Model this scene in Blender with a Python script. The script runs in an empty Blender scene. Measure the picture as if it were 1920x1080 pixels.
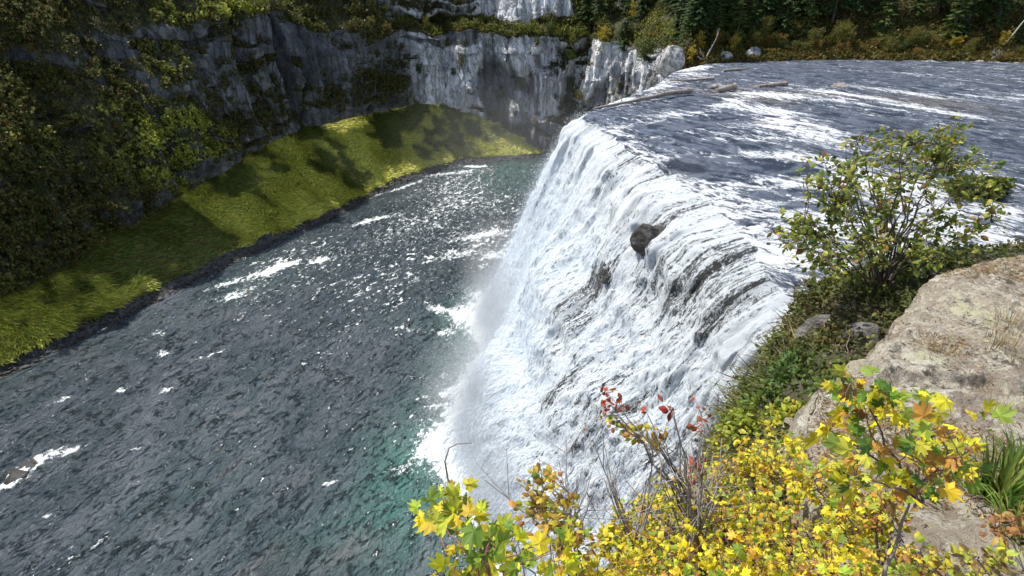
import bpy, bmesh, math, random
import numpy as np
from mathutils import Vector
PI = math.pi
rng = np.random.default_rng(7)
random.seed(7)
SC = bpy.context.scene
COL = SC.collection

# ------------------------------------------------------------------ camera
CAM = np.array([0., 0., 14.]); PITCH = math.radians(30.); FPX = 1000.
FW = np.array([0, math.cos(PITCH), -math.sin(PITCH)]); RT = np.array([1., 0, 0]); UP = np.array([0, math.sin(PITCH), math.cos(PITCH)])
def ud(px, py, D):
    return CAM + D*(FW + (px-960)/FPX*RT - (py-540)/FPX*UP)
def uz(px, py, z):
    r = FW + (px-960)/FPX*RT - (py-540)/FPX*UP
    return CAM + r*((z-CAM[2])/r[2])
def proj(P):
    q = np.asarray(P)-CAM
    D = q@FW
    Ds = np.where(D > .1, D, .1)
    return 960+FPX*(q@RT)/Ds, 540-FPX*(q@UP)/Ds, D
ZL = -32.0     # lower river level; the upper river lies at 0

cam = bpy.data.cameras.new('camera'); camo = bpy.data.objects.new('camera', cam); COL.objects.link(camo)
camo.location = CAM; camo.rotation_euler = (PI/2-PITCH, 0, 0)
cam.sensor_width = 36; cam.lens = 36*FPX/1920; cam.clip_start = .05; cam.clip_end = 2000
SC.camera = camo

# ------------------------------------------------------------------ noise
def _h(ix, iy, iz, seed):
    h = (ix.astype(np.uint32)*np.uint32(374761393) + iy.astype(np.uint32)*np.uint32(668265263)
         + iz.astype(np.uint32)*np.uint32(2147483647) + np.uint32((seed*1274126177) & 0xffffffff))
    h = (h ^ (h >> np.uint32(13)))*np.uint32(1274126177)
    h = (h ^ (h >> np.uint32(16)))*np.uint32(2246822519)
    h = h ^ (h >> np.uint32(15))
    return (h & np.uint32(0xffffff)).astype(np.float64)/float(0xffffff)
def vn(x, y, z=0., seed=0):
    x, y, z = np.broadcast_arrays(np.asarray(x, float), np.asarray(y, float), np.asarray(z, float))
    fx, fy, fz = np.floor(x), np.floor(y), np.floor(z)
    ix, iy, iz = fx.astype(np.int64), fy.astype(np.int64), fz.astype(np.int64)
    u, v, w = x-fx, y-fy, z-fz
    u, v, w = u*u*(3-2*u), v*v*(3-2*v), w*w*(3-2*w)
    r = 0
    for a in (0, 1):
        for b in (0, 1):
            for c in (0, 1):
                r = r + _h(ix+a, iy+b, iz+c, seed)*(u if a else 1-u)*(v if b else 1-v)*(w if c else 1-w)
    return r
def fbm(x, y, z=0., o=4, seed=0, g=.5):
    r = 0; a = 1.; t = 0.; f = 1.
    for k in range(o):
        r = r + a*vn(x*f+k*17.3, y*f-k*9.1, z*f+k*5.7, seed+k); t += a; a *= g; f *= 2.03
    return r/t*2-1        # about -1..1
def ridge(x, y, z=0., o=4, seed=0):
    r = 0; a = 1.; t = 0.; f = 1.
    for k in range(o):
        n = 1-abs(vn(x*f+k*3.3, y*f-k*7.1, z*f, seed+k)*2-1)
        r = r + a*n; t += a; a *= .5; f *= 2.1
    return r/t
def ss(a, b, x):
    t = np.clip((x-a)/(b-a), 0, 1); return t*t*(3-2*t)

# ------------------------------------------------------------------ mesh plumbing
def tag(o, label=None, cat=None, group=None, kind=None):
    if label: o['label'] = label
    if cat: o['category'] = cat
    if group: o['group'] = group
    if kind: o['kind'] = kind
    return o
def empty(name, loc, **k):
    o = bpy.data.objects.new(name, None); COL.objects.link(o); o.location = loc; o.empty_display_size = .2
    return tag(o, **k)
class Acc:
    def __init__(s): s.V = []; s.F = {}; s.C = []; s.n = 0
    def add(s, V, F, C=None):
        V = np.asarray(V, float).reshape(-1, 3); F = np.asarray(F, int)
        s.V.append(V); s.F.setdefault(F.shape[1], []).append(F+s.n); s.n += len(V)
        if C is None: C = np.ones(3)
        C = np.asarray(C, float)
        s.C.append(np.broadcast_to(C, (len(V), 3)) if C.ndim == 1 else C)
    def build(s, name, mat, parent=None, smooth=False, origin=None):
        V = np.concatenate(s.V); C = np.concatenate(s.C)
        if origin is not None: V = V-np.asarray(origin)
        return mk(name, V, [np.concatenate(f) for f in s.F.values()], mat, parent, smooth, {'col': np.c_[C, np.ones(len(C))]}, origin if parent is None else None)
def mk(name, V, Fs, mat, parent=None, smooth=False, attrs=None, loc=None):
    me = bpy.data.meshes.new(name); me.vertices.add(len(V))
    me.vertices.foreach_set('co', np.ascontiguousarray(V, dtype=np.float32).ravel())
    L = np.concatenate([f.ravel() for f in Fs]); me.loops.add(len(L)); me.loops.foreach_set('vertex_index', L.astype(np.int32))
    tot = np.concatenate([np.full(len(f), f.shape[1]) for f in Fs]); st = np.concatenate([[0], np.cumsum(tot)[:-1]])
    me.polygons.add(len(tot)); me.polygons.foreach_set('loop_start', st.astype(np.int32))
    me.polygons.foreach_set('loop_total', tot.astype(np.int32))
    me.polygons.foreach_set('use_smooth', np.full(len(tot), smooth))
    for k, a in (attrs or {}).items():
        a = np.asarray(a, dtype=np.float32)
        if a.ndim == 1: at = me.attributes.new(k, 'FLOAT', 'POINT'); at.data.foreach_set('value', a)
        elif a.shape[1] == 3: at = me.attributes.new(k, 'FLOAT_VECTOR', 'POINT'); at.data.foreach_set('vector', a.ravel())
        else: at = me.attributes.new(k, 'FLOAT_COLOR', 'POINT'); at.data.foreach_set('color', a.ravel())
    me.update(calc_edges=True); me.validate()
    me.materials.append(mat)
    o = bpy.data.objects.new(name, me); COL.objects.link(o)
    if parent: o.parent = parent
    if loc is not None: o.location = loc
    return o
def grid_faces(n, m, flip=False):
    i, j = np.meshgrid(np.arange(n-1), np.arange(m-1), indexing='ij')
    a = (i*m+j).ravel(); f = np.stack([a, a+m, a+m+1, a+1], 1)
    return f[:, ::-1] if flip else f
def grid_obj(name, P, mat, attrs=None, flip=False, smooth=True, parent=None, mask=None):
    n, m = P.shape[:2]; F = grid_faces(n, m, flip)
    if mask is not None: F = F[mask[:-1, :-1].ravel()]
    at = {k: (a.ravel() if a.ndim == 2 else a.reshape(-1, a.shape[-1])) for k, a in (attrs or {}).items()}
    return mk(name, P.reshape(-1, 3), [F], mat, parent, smooth, at)
def gnormal(P):
    a = np.gradient(P, axis=0); b = np.gradient(P, axis=1)
    n = np.cross(a, b); return n/np.maximum(np.linalg.norm(n, axis=2, keepdims=True), 1e-9)
def tube(acc, pts, rad, sides=6, col=(1, 1, 1)):
    pts = np.asarray(pts, float); n = len(pts); rad = np.broadcast_to(np.asarray(rad, float), (n,))
    t = np.gradient(pts, axis=0); t /= np.maximum(np.linalg.norm(t, axis=1, keepdims=True), 1e-9)
    ref = np.array([.13, .31, .94]) if abs(t[0, 2]) < .8 else np.array([1, .1, .05])
    a = np.cross(t, ref); a /= np.linalg.norm(a, axis=1, keepdims=True); b = np.cross(t, a)
    th = np.arange(sides)*2*PI/sides
    V = pts[:, None]+rad[:, None, None]*(a[:, None]*np.cos(th)[None, :, None]+b[:, None]*np.sin(th)[None, :, None])
    i, j = np.meshgrid(np.arange(n-1), np.arange(sides), indexing='ij')
    j2 = (j+1) % sides
    F = np.stack([i*sides+j, i*sides+j2, (i+1)*sides+j2, (i+1)*sides+j], -1).reshape(-1, 4)
    acc.add(V.reshape(-1, 3), F, col)
    for e, k in ((0, 0), (n-1, (n-1)*sides)):
        c = len(th); VV = np.vstack([V[e], pts[e]]); q = np.arange(sides)
        acc.add(VV, np.stack([q, (q+1) % sides, np.full(sides, c)], 1), col)
def unit(v): v = np.asarray(v, float); return v/np.maximum(np.linalg.norm(v, axis=-1, keepdims=True), 1e-9)
def leaves(acc, P, Y, N, S, C, T):
    """place N copies of a leaf template T=(verts, tris); Y leaf axis, N leaf normal, S size, C colour"""
    TV, TF = T; n = len(P); k = len(TV)
    Y = unit(Y); X = unit(np.cross(Y, N)); Z = np.cross(X, Y)
    S = np.broadcast_to(np.asarray(S, float), (n,))
    V = P[:, None]+S[:, None, None]*(TV[None, :, :1]*X[:, None]+TV[None, :, 1:2]*Y[:, None]+TV[None, :, 2:]*Z[:, None])
    F = (TF[None]+(np.arange(n)*k)[:, None, None]).reshape(-1, TF.shape[1])
    acc.add(V.reshape(-1, 3), F, np.repeat(C, k, axis=0))
def maple_T():
    ang = [-90, -50, -22, 0, 22, 38, 62, 76, 90, 104, 118, 142, 158, 180, 202, 230]
    rad = [.12, .42, .40, .72, .42, .60, .80, .50, 1.0, .50, .80, .60, .42, .72, .40, .42]
    V = [(0, .35, 0)]
    for a, r in zip(ang, rad):
        a = math.radians(a); x, y = r*math.cos(a)*.62, r*math.sin(a)*.66+.35
        V.append((x, y, -.22*abs(x)-.10*max(0, y-.5)**2+.03*math.sin(a*5)))
    n = len(ang); F = [(0, 1+i, 1+(i+1) % n) for i in range(n)]
    return np.array(V), np.array(F)
def oval_T(w=.32, c=.12, tip=1.0):
    V = [(0, 0, 0), (w*.8, .28, -c*.4), (w, .55, -c), (w*.55, .82, -c), (0, tip, -c*1.4), (-w*.55, .82, -c), (-w, .55, -c), (-w*.8, .28, -c*.4), (0, .5, .02)]
    F = [(8, i, (i+1) % 8) for i in range(8)]
    return np.array(V), np.array(F)
def blade_T(w=.08, c=.25):
    V = [(-w, 0, 0), (w, 0, 0), (w*.8, .5, -c*.3), (-w*.8, .5, -c*.3), (0, 1, -c)]
    return np.array(V), np.array([(0, 1, 2), (0, 2, 3), (3, 2, 4)])
def card_T():      # small ragged twig-of-leaves piece for distant foliage
    V = [(-.25, 0, 0), (.2, .1, .1), (.5, .45, -.1), (.12, .55, .05), (.25, 1, -.1), (-.15, .7, 0), (-.5, .6, -.15)]
    return np.array(V), np.array([(0, 1, 3), (1, 2, 3), (0, 3, 5), (3, 4, 5), (0, 5, 6)])
MAPLE, OVAL, BLADE, CARD = maple_T(), oval_T(), blade_T(), card_T()
def rdir(n, r=rng): return unit(r.normal(size=(n, 3)))
def palette(cols, n, var=.18, r=rng, w=None):
    cols = np.asarray(cols, float); k = r.choice(len(cols), n, p=w)
    return np.clip(cols[k]*(1+var*r.normal(size=(n, 1)))*(1+.06*r.normal(size=(n, 3))), .003, .95)

# ------------------------------------------------------------------ materials
class NT:
    def __init__(s, name):
        s.m = bpy.data.materials.new(name); s.m.use_nodes = True; s.t = s.m.node_tree; s.N = s.t.nodes; s.L = s.t.links
        s.p = s.N['Principled BSDF']; s.out = s.N['Material Output']
    def n(s, t, **k):
        x = s.N.new(t)
        for a, b in k.items(): setattr(x, a, b)
        return x
    def l(s, a, b): s.L.new(a, b)
    def set(s, sock, v):
        if isinstance(v, bpy.types.NodeSocket): s.l(v, sock)
        elif isinstance(v, (tuple, list)) and len(v) == 3 and sock.type == 'RGBA': sock.default_value = (*v, 1)
        else: sock.default_value = v
    def coord(s): return s.n('ShaderNodeTexCoord').outputs['Object']
    def attr(s, name, out='Fac'): return s.n('ShaderNodeAttribute', attribute_name=name).outputs[out]
    def mapv(s, v, sc=(1, 1, 1), rot=(0, 0, 0)):
        m = s.n('ShaderNodeMapping'); s.l(v, m.inputs[0]); m.inputs['Scale'].default_value = sc; m.inputs['Rotation'].default_value = rot
        return m.outputs[0]
    def noise(s, v, scale=1., det=4, rough=.55, dist=0., out='Fac'):
        x = s.n('ShaderNodeTexNoise'); s.l(v, x.inputs['Vector']); x.inputs['Scale'].default_value = scale
        x.inputs['Detail'].default_value = det; x.inputs['Roughness'].default_value = rough; x.inputs['Distortion'].default_value = dist
        return x.outputs[out]
    def rid(s, v, scale=1., det=4, rough=.6, lac=2., dist=0.):
        x = s.n('ShaderNodeTexNoise'); x.noise_type = 'RIDGED_MULTIFRACTAL'; x.normalize = True; s.l(v, x.inputs['Vector'])
        for a, b in (('Scale', scale), ('Detail', det), ('Roughness', rough), ('Lacunarity', lac), ('Offset', 1.), ('Gain', 1.6), ('Distortion', dist)): x.inputs[a].default_value = b
        return x.outputs[0]
    def voro(s, v, scale=1., feat='F1', out='Distance'):
        x = s.n('ShaderNodeTexVoronoi', feature=feat); s.l(v, x.inputs['Vector']); x.inputs['Scale'].default_value = scale
        return x.outputs[out]
    def math(s, op, a, b=0., c=0.):
        x = s.n('ShaderNodeMath', operation=op); s.set(x.inputs[0], a); s.set(x.inputs[1], b); s.set(x.inputs[2], c); return x.outputs[0]
    def ramp(s, v, a, b, lo=0., hi=1.):
        x = s.n('ShaderNodeMapRange', interpolation_type='SMOOTHSTEP'); s.set(x.inputs[0], v)
        for i, q in zip((1, 2, 3, 4), (a, b, lo, hi)): s.set(x.inputs[i], q)
        return x.outputs[0]
    def mix(s, f, a, b):
        x = s.n('ShaderNodeMix', data_type='RGBA'); s.set(x.inputs[0], f); s.set(x.inputs[6], a); s.set(x.inputs[7], b); return x.outputs[2]
    def bump(s, h, st=.5, d=.1, nrm=None):
        x = s.n('ShaderNodeBump'); s.l(h, x.inputs['Height']); s.set(x.inputs['Strength'], st); x.inputs['Distance'].default_value = d
        if nrm is not None: s.l(nrm, x.inputs['Normal'])
        return x.outputs[0]
    def fin(s, col=None, rough=None, nrm=None, **k):
        if col is not None: s.set(s.p.inputs['Base Color'], col)
        if rough is not None: s.set(s.p.inputs['Roughness'], rough)
        if nrm is not None: s.l(nrm, s.p.inputs['Normal'])
        for a, b in k.items(): s.set(s.p.inputs[a.replace('_', ' ')], b)
        return s.m

def leaf_mat(name, trans=.4, rough=.5, gain=1.):
    t = NT(name); c = t.attr('col', 'Color')
    v = t.noise(t.coord(), 25, 3); c2 = t.mix(t.ramp(v, .35, .75), c, t.mix(.35, c, (.05, .06, .01)))
    t.fin(c2, rough, Specular_IOR_Level=.3)
    tr = t.n('ShaderNodeBsdfTranslucent'); t.l(c2, tr.inputs[0])
    mx = t.n('ShaderNodeMixShader'); mx.inputs[0].default_value = trans
    t.l(t.p.outputs[0], mx.inputs[1]); t.l(tr.outputs[0], mx.inputs[2]); t.l(mx.outputs[0], t.out.inputs[0])
    return t.m
M = {}
M['leaf'] = leaf_mat('leaf')
M['needle'] = leaf_mat('needle', .2, .6)
def mat_bark():
    t = NT('bark'); v = t.coord(); n = t.noise(t.mapv(v, (14, 14, 3)), 3, 5)
    c = t.mix(t.ramp(n, .3, .7), t.mix(.5, t.attr('col', 'Color'), (.02, .015, .012)), t.attr('col', 'Color'))
    return t.fin(c, .85, t.bump(n, .6, .02))
M['bark'] = mat_bark()
def mat_log():
    t = NT('driftwood'); v = t.coord(); n = t.noise(t.mapv(v, (1.2, 9, 9)), 2, 6, .65, .4)
    b = t.noise(v, 1.3, 3)
    c = t.mix(t.ramp(n, .35, .65), (.07, .05, .04), (.46, .41, .35)); c = t.mix(t.ramp(b, .52, .66), c, (.16, .09, .05))
    return t.fin(c, .8, t.bump(n, .9, .08))
M['log'] = mat_log()

def mat_wall():
    t = NT('canyon_rock'); v = t.coord(); li = t.attr('light'); vg = t.attr('veg')
    col_v = t.mapv(v, (1, 1, .12)); n1 = t.noise(col_v, .55, 8, .62, .6); n2 = t.noise(v, .35, 8, .65); n3 = t.noise(t.mapv(v, (1, 1, .3)), 2.6, 6, .7)
    wv = t.n('ShaderNodeVectorMath', operation='ADD'); t.l(t.mapv(v, (1, 1, .13)), wv.inputs[0]); wn = t.noise(v, .5, 4, .6, 0, 'Color'); sc_ = t.n('ShaderNodeVectorMath', operation='SCALE'); t.l(wn, sc_.inputs[0]); sc_.inputs['Scale'].default_value = 2.2; t.l(sc_.outputs[0], wv.inputs[1])
    cr = t.voro(wv.outputs[0], .42, 'DISTANCE_TO_EDGE')
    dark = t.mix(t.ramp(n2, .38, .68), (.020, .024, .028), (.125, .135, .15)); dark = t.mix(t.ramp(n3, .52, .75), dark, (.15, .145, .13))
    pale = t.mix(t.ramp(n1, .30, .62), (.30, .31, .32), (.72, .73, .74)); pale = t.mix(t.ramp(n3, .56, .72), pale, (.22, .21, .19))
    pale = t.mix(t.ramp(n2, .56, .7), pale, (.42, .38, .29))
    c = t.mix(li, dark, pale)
    c = t.mix(t.ramp(cr, .035, .0, 0., .7), c, (.02, .022, .022))
    st = t.noise(t.mapv(v, (1, 1, .09)), .45, 6, .65, .5); c = t.mix(t.ramp(st, .56, .66, 0., .8), c, (.05, .052, .055))
    g = t.noise(v, 1.4, 6, .7); gc = t.mix(t.ramp(g, .35, .7), (.012, .015, .005), (.07, .068, .018))
    c = t.mix(t.math('MULTIPLY', t.attr('crack'), .85), c, (.018, .019, .02))
    vm = t.ramp(t.math('ADD', vg, t.math('MULTIPLY', t.math('SUBTRACT', g, .5), 1.2)), .38, .62)
    c = t.mix(vm, c, gc)
    h = t.math('ADD', t.math('MULTIPLY', n3, .6), t.math('ADD', n1, t.ramp(cr, 0, .12)))
    return t.fin(c, .9, t.bump(h, .85, .5))
M['wall'] = mat_wall()
def mat_talus():
    t = NT('grassy_talus'); v = t.coord(); a = t.noise(v, .16, 5, .6); b = t.noise(t.mapv(v, (1, 1, 1)), 1.6, 7, .72, .8)
    c = t.mix(t.ramp(a, .40, .60), (.14, .16, .02), (.42, .42, .05)); c = t.mix(t.ramp(b, .42, .6), t.mix(.7, c, (.02, .022, .008)), c)
    c = t.mix(t.ramp(t.attr('rock'), .4, .6), c, t.mix(t.ramp(b, .4, .65), (.014, .015, .016), (.09, .09, .085)))
    return t.fin(c, .9, t.bump(b, .9, .35))
M['talus'] = mat_talus()
def mat_bank():
    t = NT('bank_soil'); v = t.coord(); b = t.noise(v, 1.1, 7, .7); a = t.noise(v, .2, 3)
    c = t.mix(t.ramp(b, .35, .65), (.018, .014, .009), (.075, .055, .022)); c = t.mix(t.ramp(a, .45, .6), c, (.03, .038, .010))
    return t.fin(c, .95, t.bump(b, .8, .2))
M['bank'] = mat_bank()
def mat_near():
    t = NT('near_bank_soil'); v = t.coord(); b = t.noise(v, 2.2, 8, .7); a = t.noise(v, .9, 4)
    r = t.mix(t.ramp(b, .35, .7), (.016, .014, .012), (.10, .088, .075)); c = t.mix(t.ramp(a, .42, .6), r, (.045, .04, .014))
    return t.fin(c, .85, t.bump(b, .9, .12))
M['near'] = mat_near()
def mat_boulder():
    t = NT('lichened_rhyolite'); v = t.coord(); a = t.noise(v, .8, 6, .6); b = t.noise(v, 4.5, 8, .7); f = t.noise(v, 22, 6, .7)
    li = t.noise(v, 2.6, 9, .72, .5); vo = t.voro(t.mapv(v, (1, 1, 1)), 9.)
    c = t.mix(t.ramp(a, .36, .62), (.32, .26, .20), (.48, .42, .32)); c = t.mix(t.ramp(b, .50, .56, 0, .8), c, (.62, .57, .46)); sp = t.noise(v, 11, 5, .8, .6); c = t.mix(t.ramp(sp, .55, .60, 0, .8), c, (.56, .54, .44))
    c = t.mix(t.ramp(f, .52, .66), c, t.mix(.6, c, (.05, .042, .035)))
    c = t.mix(t.ramp(li, .545, .60, 0, .85), c, t.mix(t.ramp(a, .45, .60), (.72, .70, .60), (.56, .55, .30)))
    c = t.mix(t.ramp(t.noise(v, 60, 3, .6), .60, .68, 0, .75), c, (.07, .055, .045)); dk = t.noise(v, 3.4, 9, .8); c = t.mix(t.ramp(dk, .56, .61, 0, .85), c, (.04, .036, .03))
    h = t.math('ADD', t.math('MULTIPLY', f, .25), b)
    return t.fin(c, .88, t.bump(t.math('ADD', h, t.math('MULTIPLY', dk, -.8)), 1., .16))
M['boulder'] = mat_boulder()
def mat_rock(name, lo, hi, rough=.8, sc=1.):
    t = NT(name); v = t.coord(); b = t.noise(v, 1.4*sc, 7, .65); f = t.noise(v, 6*sc, 5, .7)
    c = t.mix(t.ramp(b, .35, .65), lo, hi); c = t.mix(t.ramp(f, .55, .7), c, t.mix(.7, c, (.01, .01, .01)))
    return t.fin(c, rough, t.bump(t.math('ADD', b, t.math('MULTIPLY', f, .4)), .9, .25))
M['wetrock'] = mat_rock('wet_rock', (.008, .008, .008), (.028, .025, .022), .4)
M['dryrock'] = mat_rock('dry_rock', (.12, .10, .085), (.36, .32, .27))
M['bankrock'] = mat_rock('bank_rock', (.06, .055, .05), (.22, .21, .20), .85, 2.)
M['greyrock'] = mat_rock('grey_rock', (.10, .10, .10), (.42, .41, .39), .85, .8)

def mat_lower():
    t = NT('lower_river_water'); v = t.coord()
    fl = t.mapv(v, (1, 1, 1), (0, 0, math.radians(28)))    # y' runs along the current
    w1 = t.noise(t.mapv(fl, (1.0, .75, 1)), 1.1, 4, .6, .25); w2 = t.noise(t.mapv(fl, (1., .8, 1)), 2.6, 4, .6, .2)
    fo = t.attr('foam'); te = t.attr('teal')
    deep = t.mix(te, (.016, .030, .036), (.030, .12, .095))
    deep = t.mix(t.ramp(t.attr('pale'), 0, 1, 0, .75), deep, (.115, .10, .09))  # tan cloud reflections painted into the water colour
    fn = t.noise(t.mapv(fl, (1, .6, 1)), 1.5, 9, .74, .7)
    fine = t.noise(v, 5, 5, .7)
    m = t.ramp(t.math('ADD', fo, t.math('ADD', t.math('MULTIPLY', t.math('SUBTRACT', fn, .5), 1.7), t.math('MULTIPLY', t.math('SUBTRACT', fine, .5), .7))), .48, .74)
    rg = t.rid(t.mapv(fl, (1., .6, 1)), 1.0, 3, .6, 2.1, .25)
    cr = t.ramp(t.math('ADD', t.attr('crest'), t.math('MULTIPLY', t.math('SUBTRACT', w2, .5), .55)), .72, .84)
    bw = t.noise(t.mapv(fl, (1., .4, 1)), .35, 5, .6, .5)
    deep = t.mix(t.math('MULTIPLY', t.math('ADD', t.attr('sky_sheen'), .25), t.ramp(bw, .3, .7, .25, .75)), deep, (.115, .125, .145))  # grey sky sheen put into the base colour, strongest on nearer water
    deep = t.mix(t.ramp(rg, .14, .32, .75, 0), deep, (.006, .010, .012)); deep = t.mix(t.math('MULTIPLY', cr, .85), deep, (.006, .011, .013))  # painted dark creases: wave fronts that do not mirror the sky
    c = t.mix(m, deep, (.80, .85, .86))
    h = t.math('ADD', w1, t.math('ADD', t.math('MULTIPLY', rg, .7), t.math('MULTIPLY', w2, .35)))
    return t.fin(c, t.ramp(m, 0, 1, .08, .7), t.bump(h, .8, .42), IOR=1.33)
M['lower'] = mat_lower()
def mat_upper():
    t = NT('upper_river_water'); v = t.coord()
    fl = t.mapv(v, (1, 1, 1), (0, 0, math.radians(52.6)))   # x' runs along the current
    st = t.noise(t.mapv(fl, (.10, 1, 1)), 1.0, 5, .6, .3); s2 = t.noise(t.mapv(fl, (.3, 1, 1)), 2.4, 7, .72, .8); w = t.noise(t.mapv(fl, (.45, 1, 1)), 2.2, 8, .78, .9)
    fo = t.attr('foam')
    a = t.math('MULTIPLY', t.math('SUBTRACT', st, .5), 1.5); b = t.math('MULTIPLY', t.math('SUBTRACT', s2, .5), 1.4)
    cc = t.math('MULTIPLY', t.math('SUBTRACT', w, .5), 2.2)
    m = t.ramp(t.math('ADD', fo, t.math('ADD', cc, t.math('ADD', a, b))), .44, .74)
    cr = t.ramp(t.math('ADD', t.attr('crest'), t.math('MULTIPLY', t.math('SUBTRACT', w, .5), .9)), .40, .90)
    sh = t.mix(t.attr('shal'), (.06, .088, .155), (.16, .135, .10))
    c = t.mix(m, t.mix(cr, t.mix(.55, sh, (.01, .012, .016)), t.mix(.35, sh, (.34, .37, .42))), (.82, .85, .88))
    h = t.math('ADD', t.math('MULTIPLY', s2, .5), w)
    return t.fin(c, t.ramp(m, 0, 1, .15, .75), t.bump(h, 1., .55), IOR=1.33)
M['upper'] = mat_upper()
def mat_fall():
    t = NT('falling_water'); f = t.attr('flow', 'Vector'); fo = t.attr('foam')
    v = t.coord()
    s1 = t.noise(t.mapv(f, (1.1, .22, 1)), 1.0, 5, .6, 1.4); s2 = t.noise(t.mapv(f, (1.3, .7, 1)), 1.9, 9, .8, 2.0); s3 = t.noise(t.mapv(v, (1, 1, .5)), 2.4, 9, .88, 1.2)
    a = t.math('MULTIPLY', t.math('SUBTRACT', t.noise(t.mapv(f, (1.5, .10, 1)), 1.3, 6, .7, .5), .5), 2.2); b = t.math('MULTIPLY', t.math('SUBTRACT', s2, .5), 1.3); c0 = t.math('MULTIPLY', t.math('SUBTRACT', s3, .5), 2.6)
    q = t.math('ADD', fo, t.math('ADD', a, t.math('ADD', b, c0)))
    m = t.ramp(q, .30, .52)
    c = t.mix(m, (.040, .042, .040), (.74, .80, .85))
    h = t.math('ADD', t.math('MULTIPLY', s1, .6), t.math('ADD', s2, s3))
    t.fin(c, t.ramp(m, 0, 1, .35, .8), t.bump(h, .9, .38))
    return t.m
M['fall'] = mat_fall()
def mat_spray():
    t = NT('spray_droplets'); t.fin((.76, .82, .88), .6)
    tr = t.n('ShaderNodeBsdfTranslucent'); tr.inputs[0].default_value = (.76, .82, .88, 1)
    mx = t.n('ShaderNodeMixShader'); mx.inputs[0].default_value = .5
    t.l(t.p.outputs[0], mx.inputs[1]); t.l(tr.outputs[0], mx.inputs[2]); t.l(mx.outputs[0], t.out.inputs[0])
    return t.m
M['spray'] = mat_spray()

# ------------------------------------------------------------------ canyon sheet: shore -> talus -> cliff -> plateau
def u2(px, py): p = uz(px, py, ZL); return (p[0], p[1])
K = [  # shore xy, horizontal normal, talus W, talus H, profile of the cliff (setback, z) x6, rock paleness
 ((-105, -25), (-.9, .4), 8, 5, [(0, -27), (4, -17), (8, -9), (18, 0), (30, 10), (60, 17)], 0),
 ((-85, 20), (-.9, .4), 8, 5, [(0, -27), (4, -17), (8, -9), (18, 0), (30, 10), (60, 17)], 0),
 (u2(0, 710), (-.87, .49), 9, 6, [(0, -26), (4, -17), (7, -9), (17, 1), (29, 12), (58, 18)], 0),
 (u2(300, 560), (-.87, .49), 11, 8, [(0, -24), (4, -14), (6, -6), (14, 3), (23, 12), (50, 18)], .0),
 (u2(500, 462), (-.87, .49), 15, 11, [(0, -21), (3, -12), (5, -3), (9, 5), (15, 13), (36, 17)], .05),
 (u2(640, 400), (-.85, .53), 20, 14, [(0, -18), (3, -9), (5, -1), (7, 7), (11, 13), (26, 16)], .08),
 (u2(750, 345), (-.80, .60), 21, 13.5, [(0, -18.5), (2, -9), (3.5, -4), (5, 3), (9, 6), (13, 15)], .04),
 (u2(870, 308), (-.45, .89), 20, 14, [(0, -18), (1.5, -8), (2.5, -3), (3.5, 1.2), (8, 3.2), (11, 14)], .95),
 (u2(1000, 298), (0, 1), 5, 3, [(0, -29), (1, -22), (4.5, -20.8), (6.5, 1.4), (10.5, 3.2), (13.5, 14)], 1.),
 ((14, 159), (.2, .98), 1, .5, [(0, -31.5), (1, -22), (4.5, -20.8), (6.5, 1.0), (9.5, 3), (13, 14)], 1.),
 ((24, 152), (.7, .7), .6, .4, [(0, -31.6), (1, -22), (3.5, -20.8), (5.5, 0), (9, 4), (60, 36)], .95),
 ((30.5, 138), (.95, .3), .5, .3, [(0, -31.7), (1, -20), (1.6, -14), (2.8, -2), (5, 2.6), (60, 38)], 1.),
 ((32, 121), (.9, .45), .5, .3, [(0, -31.7), (1, -20), (1.6, -13), (2.6, -2.5), (4.5, 1.6), (60, 38)], 1.),
 ((32, 109.5), (.5, .86), .5, .3, [(0, -31.7), (.3, -20), (.6, -10), (.9, -2), (2.5, 1.3), (60, 30)], .6),
 ((39, 111.8), (0, 1), .3, .2, [(0, -4), (.2, -2), (.4, -1), (.8, .4), (6, 2.5), (62, 38)], .3),
 ((60, 113.5), (0, 1), .3, .2, [(0, -4), (.2, -2), (.4, -1), (1.2, .3), (8, 2.8), (62, 38)], .0),
 ((100, 109.5), (0, 1), .3, .2, [(0, -4), (.2, -2), (.4, -1), (1.2, .3), (8, 2.8), (62, 38)], .0),
 ((190, 104), (0, 1), .3, .2, [(0, -4), (.2, -2), (.4, -1), (1.2, .3), (8, 2.8), (62, 38)], .0)]
nk = len(K); KS = np.array([k[0] for k in K], float); KN = np.array([unit(k[1]) for k in K]); KW = np.array([[k[2], k[3]] for k in K], float)
KP = np.array([k[4] for k in K], float); KLI = np.array([k[5] for k in K], float)
arc = np.concatenate([[0], np.cumsum(np.linalg.norm(np.diff(KS, axis=0), axis=1))])
def cr(A, x):    # catmull-rom through the knots by arc length
    x = np.clip(x, 0, arc[-1]-1e-6); i = np.clip(np.searchsorted(arc, x, side='right')-1, 0, nk-2)
    t = (x-arc[i])/(arc[i+1]-arc[i]); sh = (-1,)+(1,)*(A.ndim-1); t = t.reshape(sh)
    p0, p1, p2, p3 = A[np.maximum(i-1, 0)], A[i], A[i+1], A[np.minimum(i+2, nk-1)]
    h0, h1, h2 = (arc[np.minimum(i+1, nk-1)]-arc[np.maximum(i-1, 0)]).reshape(sh), (arc[i+1]-arc[i]).reshape(sh), (arc[np.minimum(i+2, nk-1)]-arc[i]).reshape(sh)
    m1, m2 = (p2-p0)/h0*h1, (p3-p1)/h2*h1
    return (2*t**3-3*t**2+1)*p1+(t**3-2*t**2+t)*m1+(-2*t**3+3*t**2)*p2+(t**3-t**2)*m2
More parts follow.
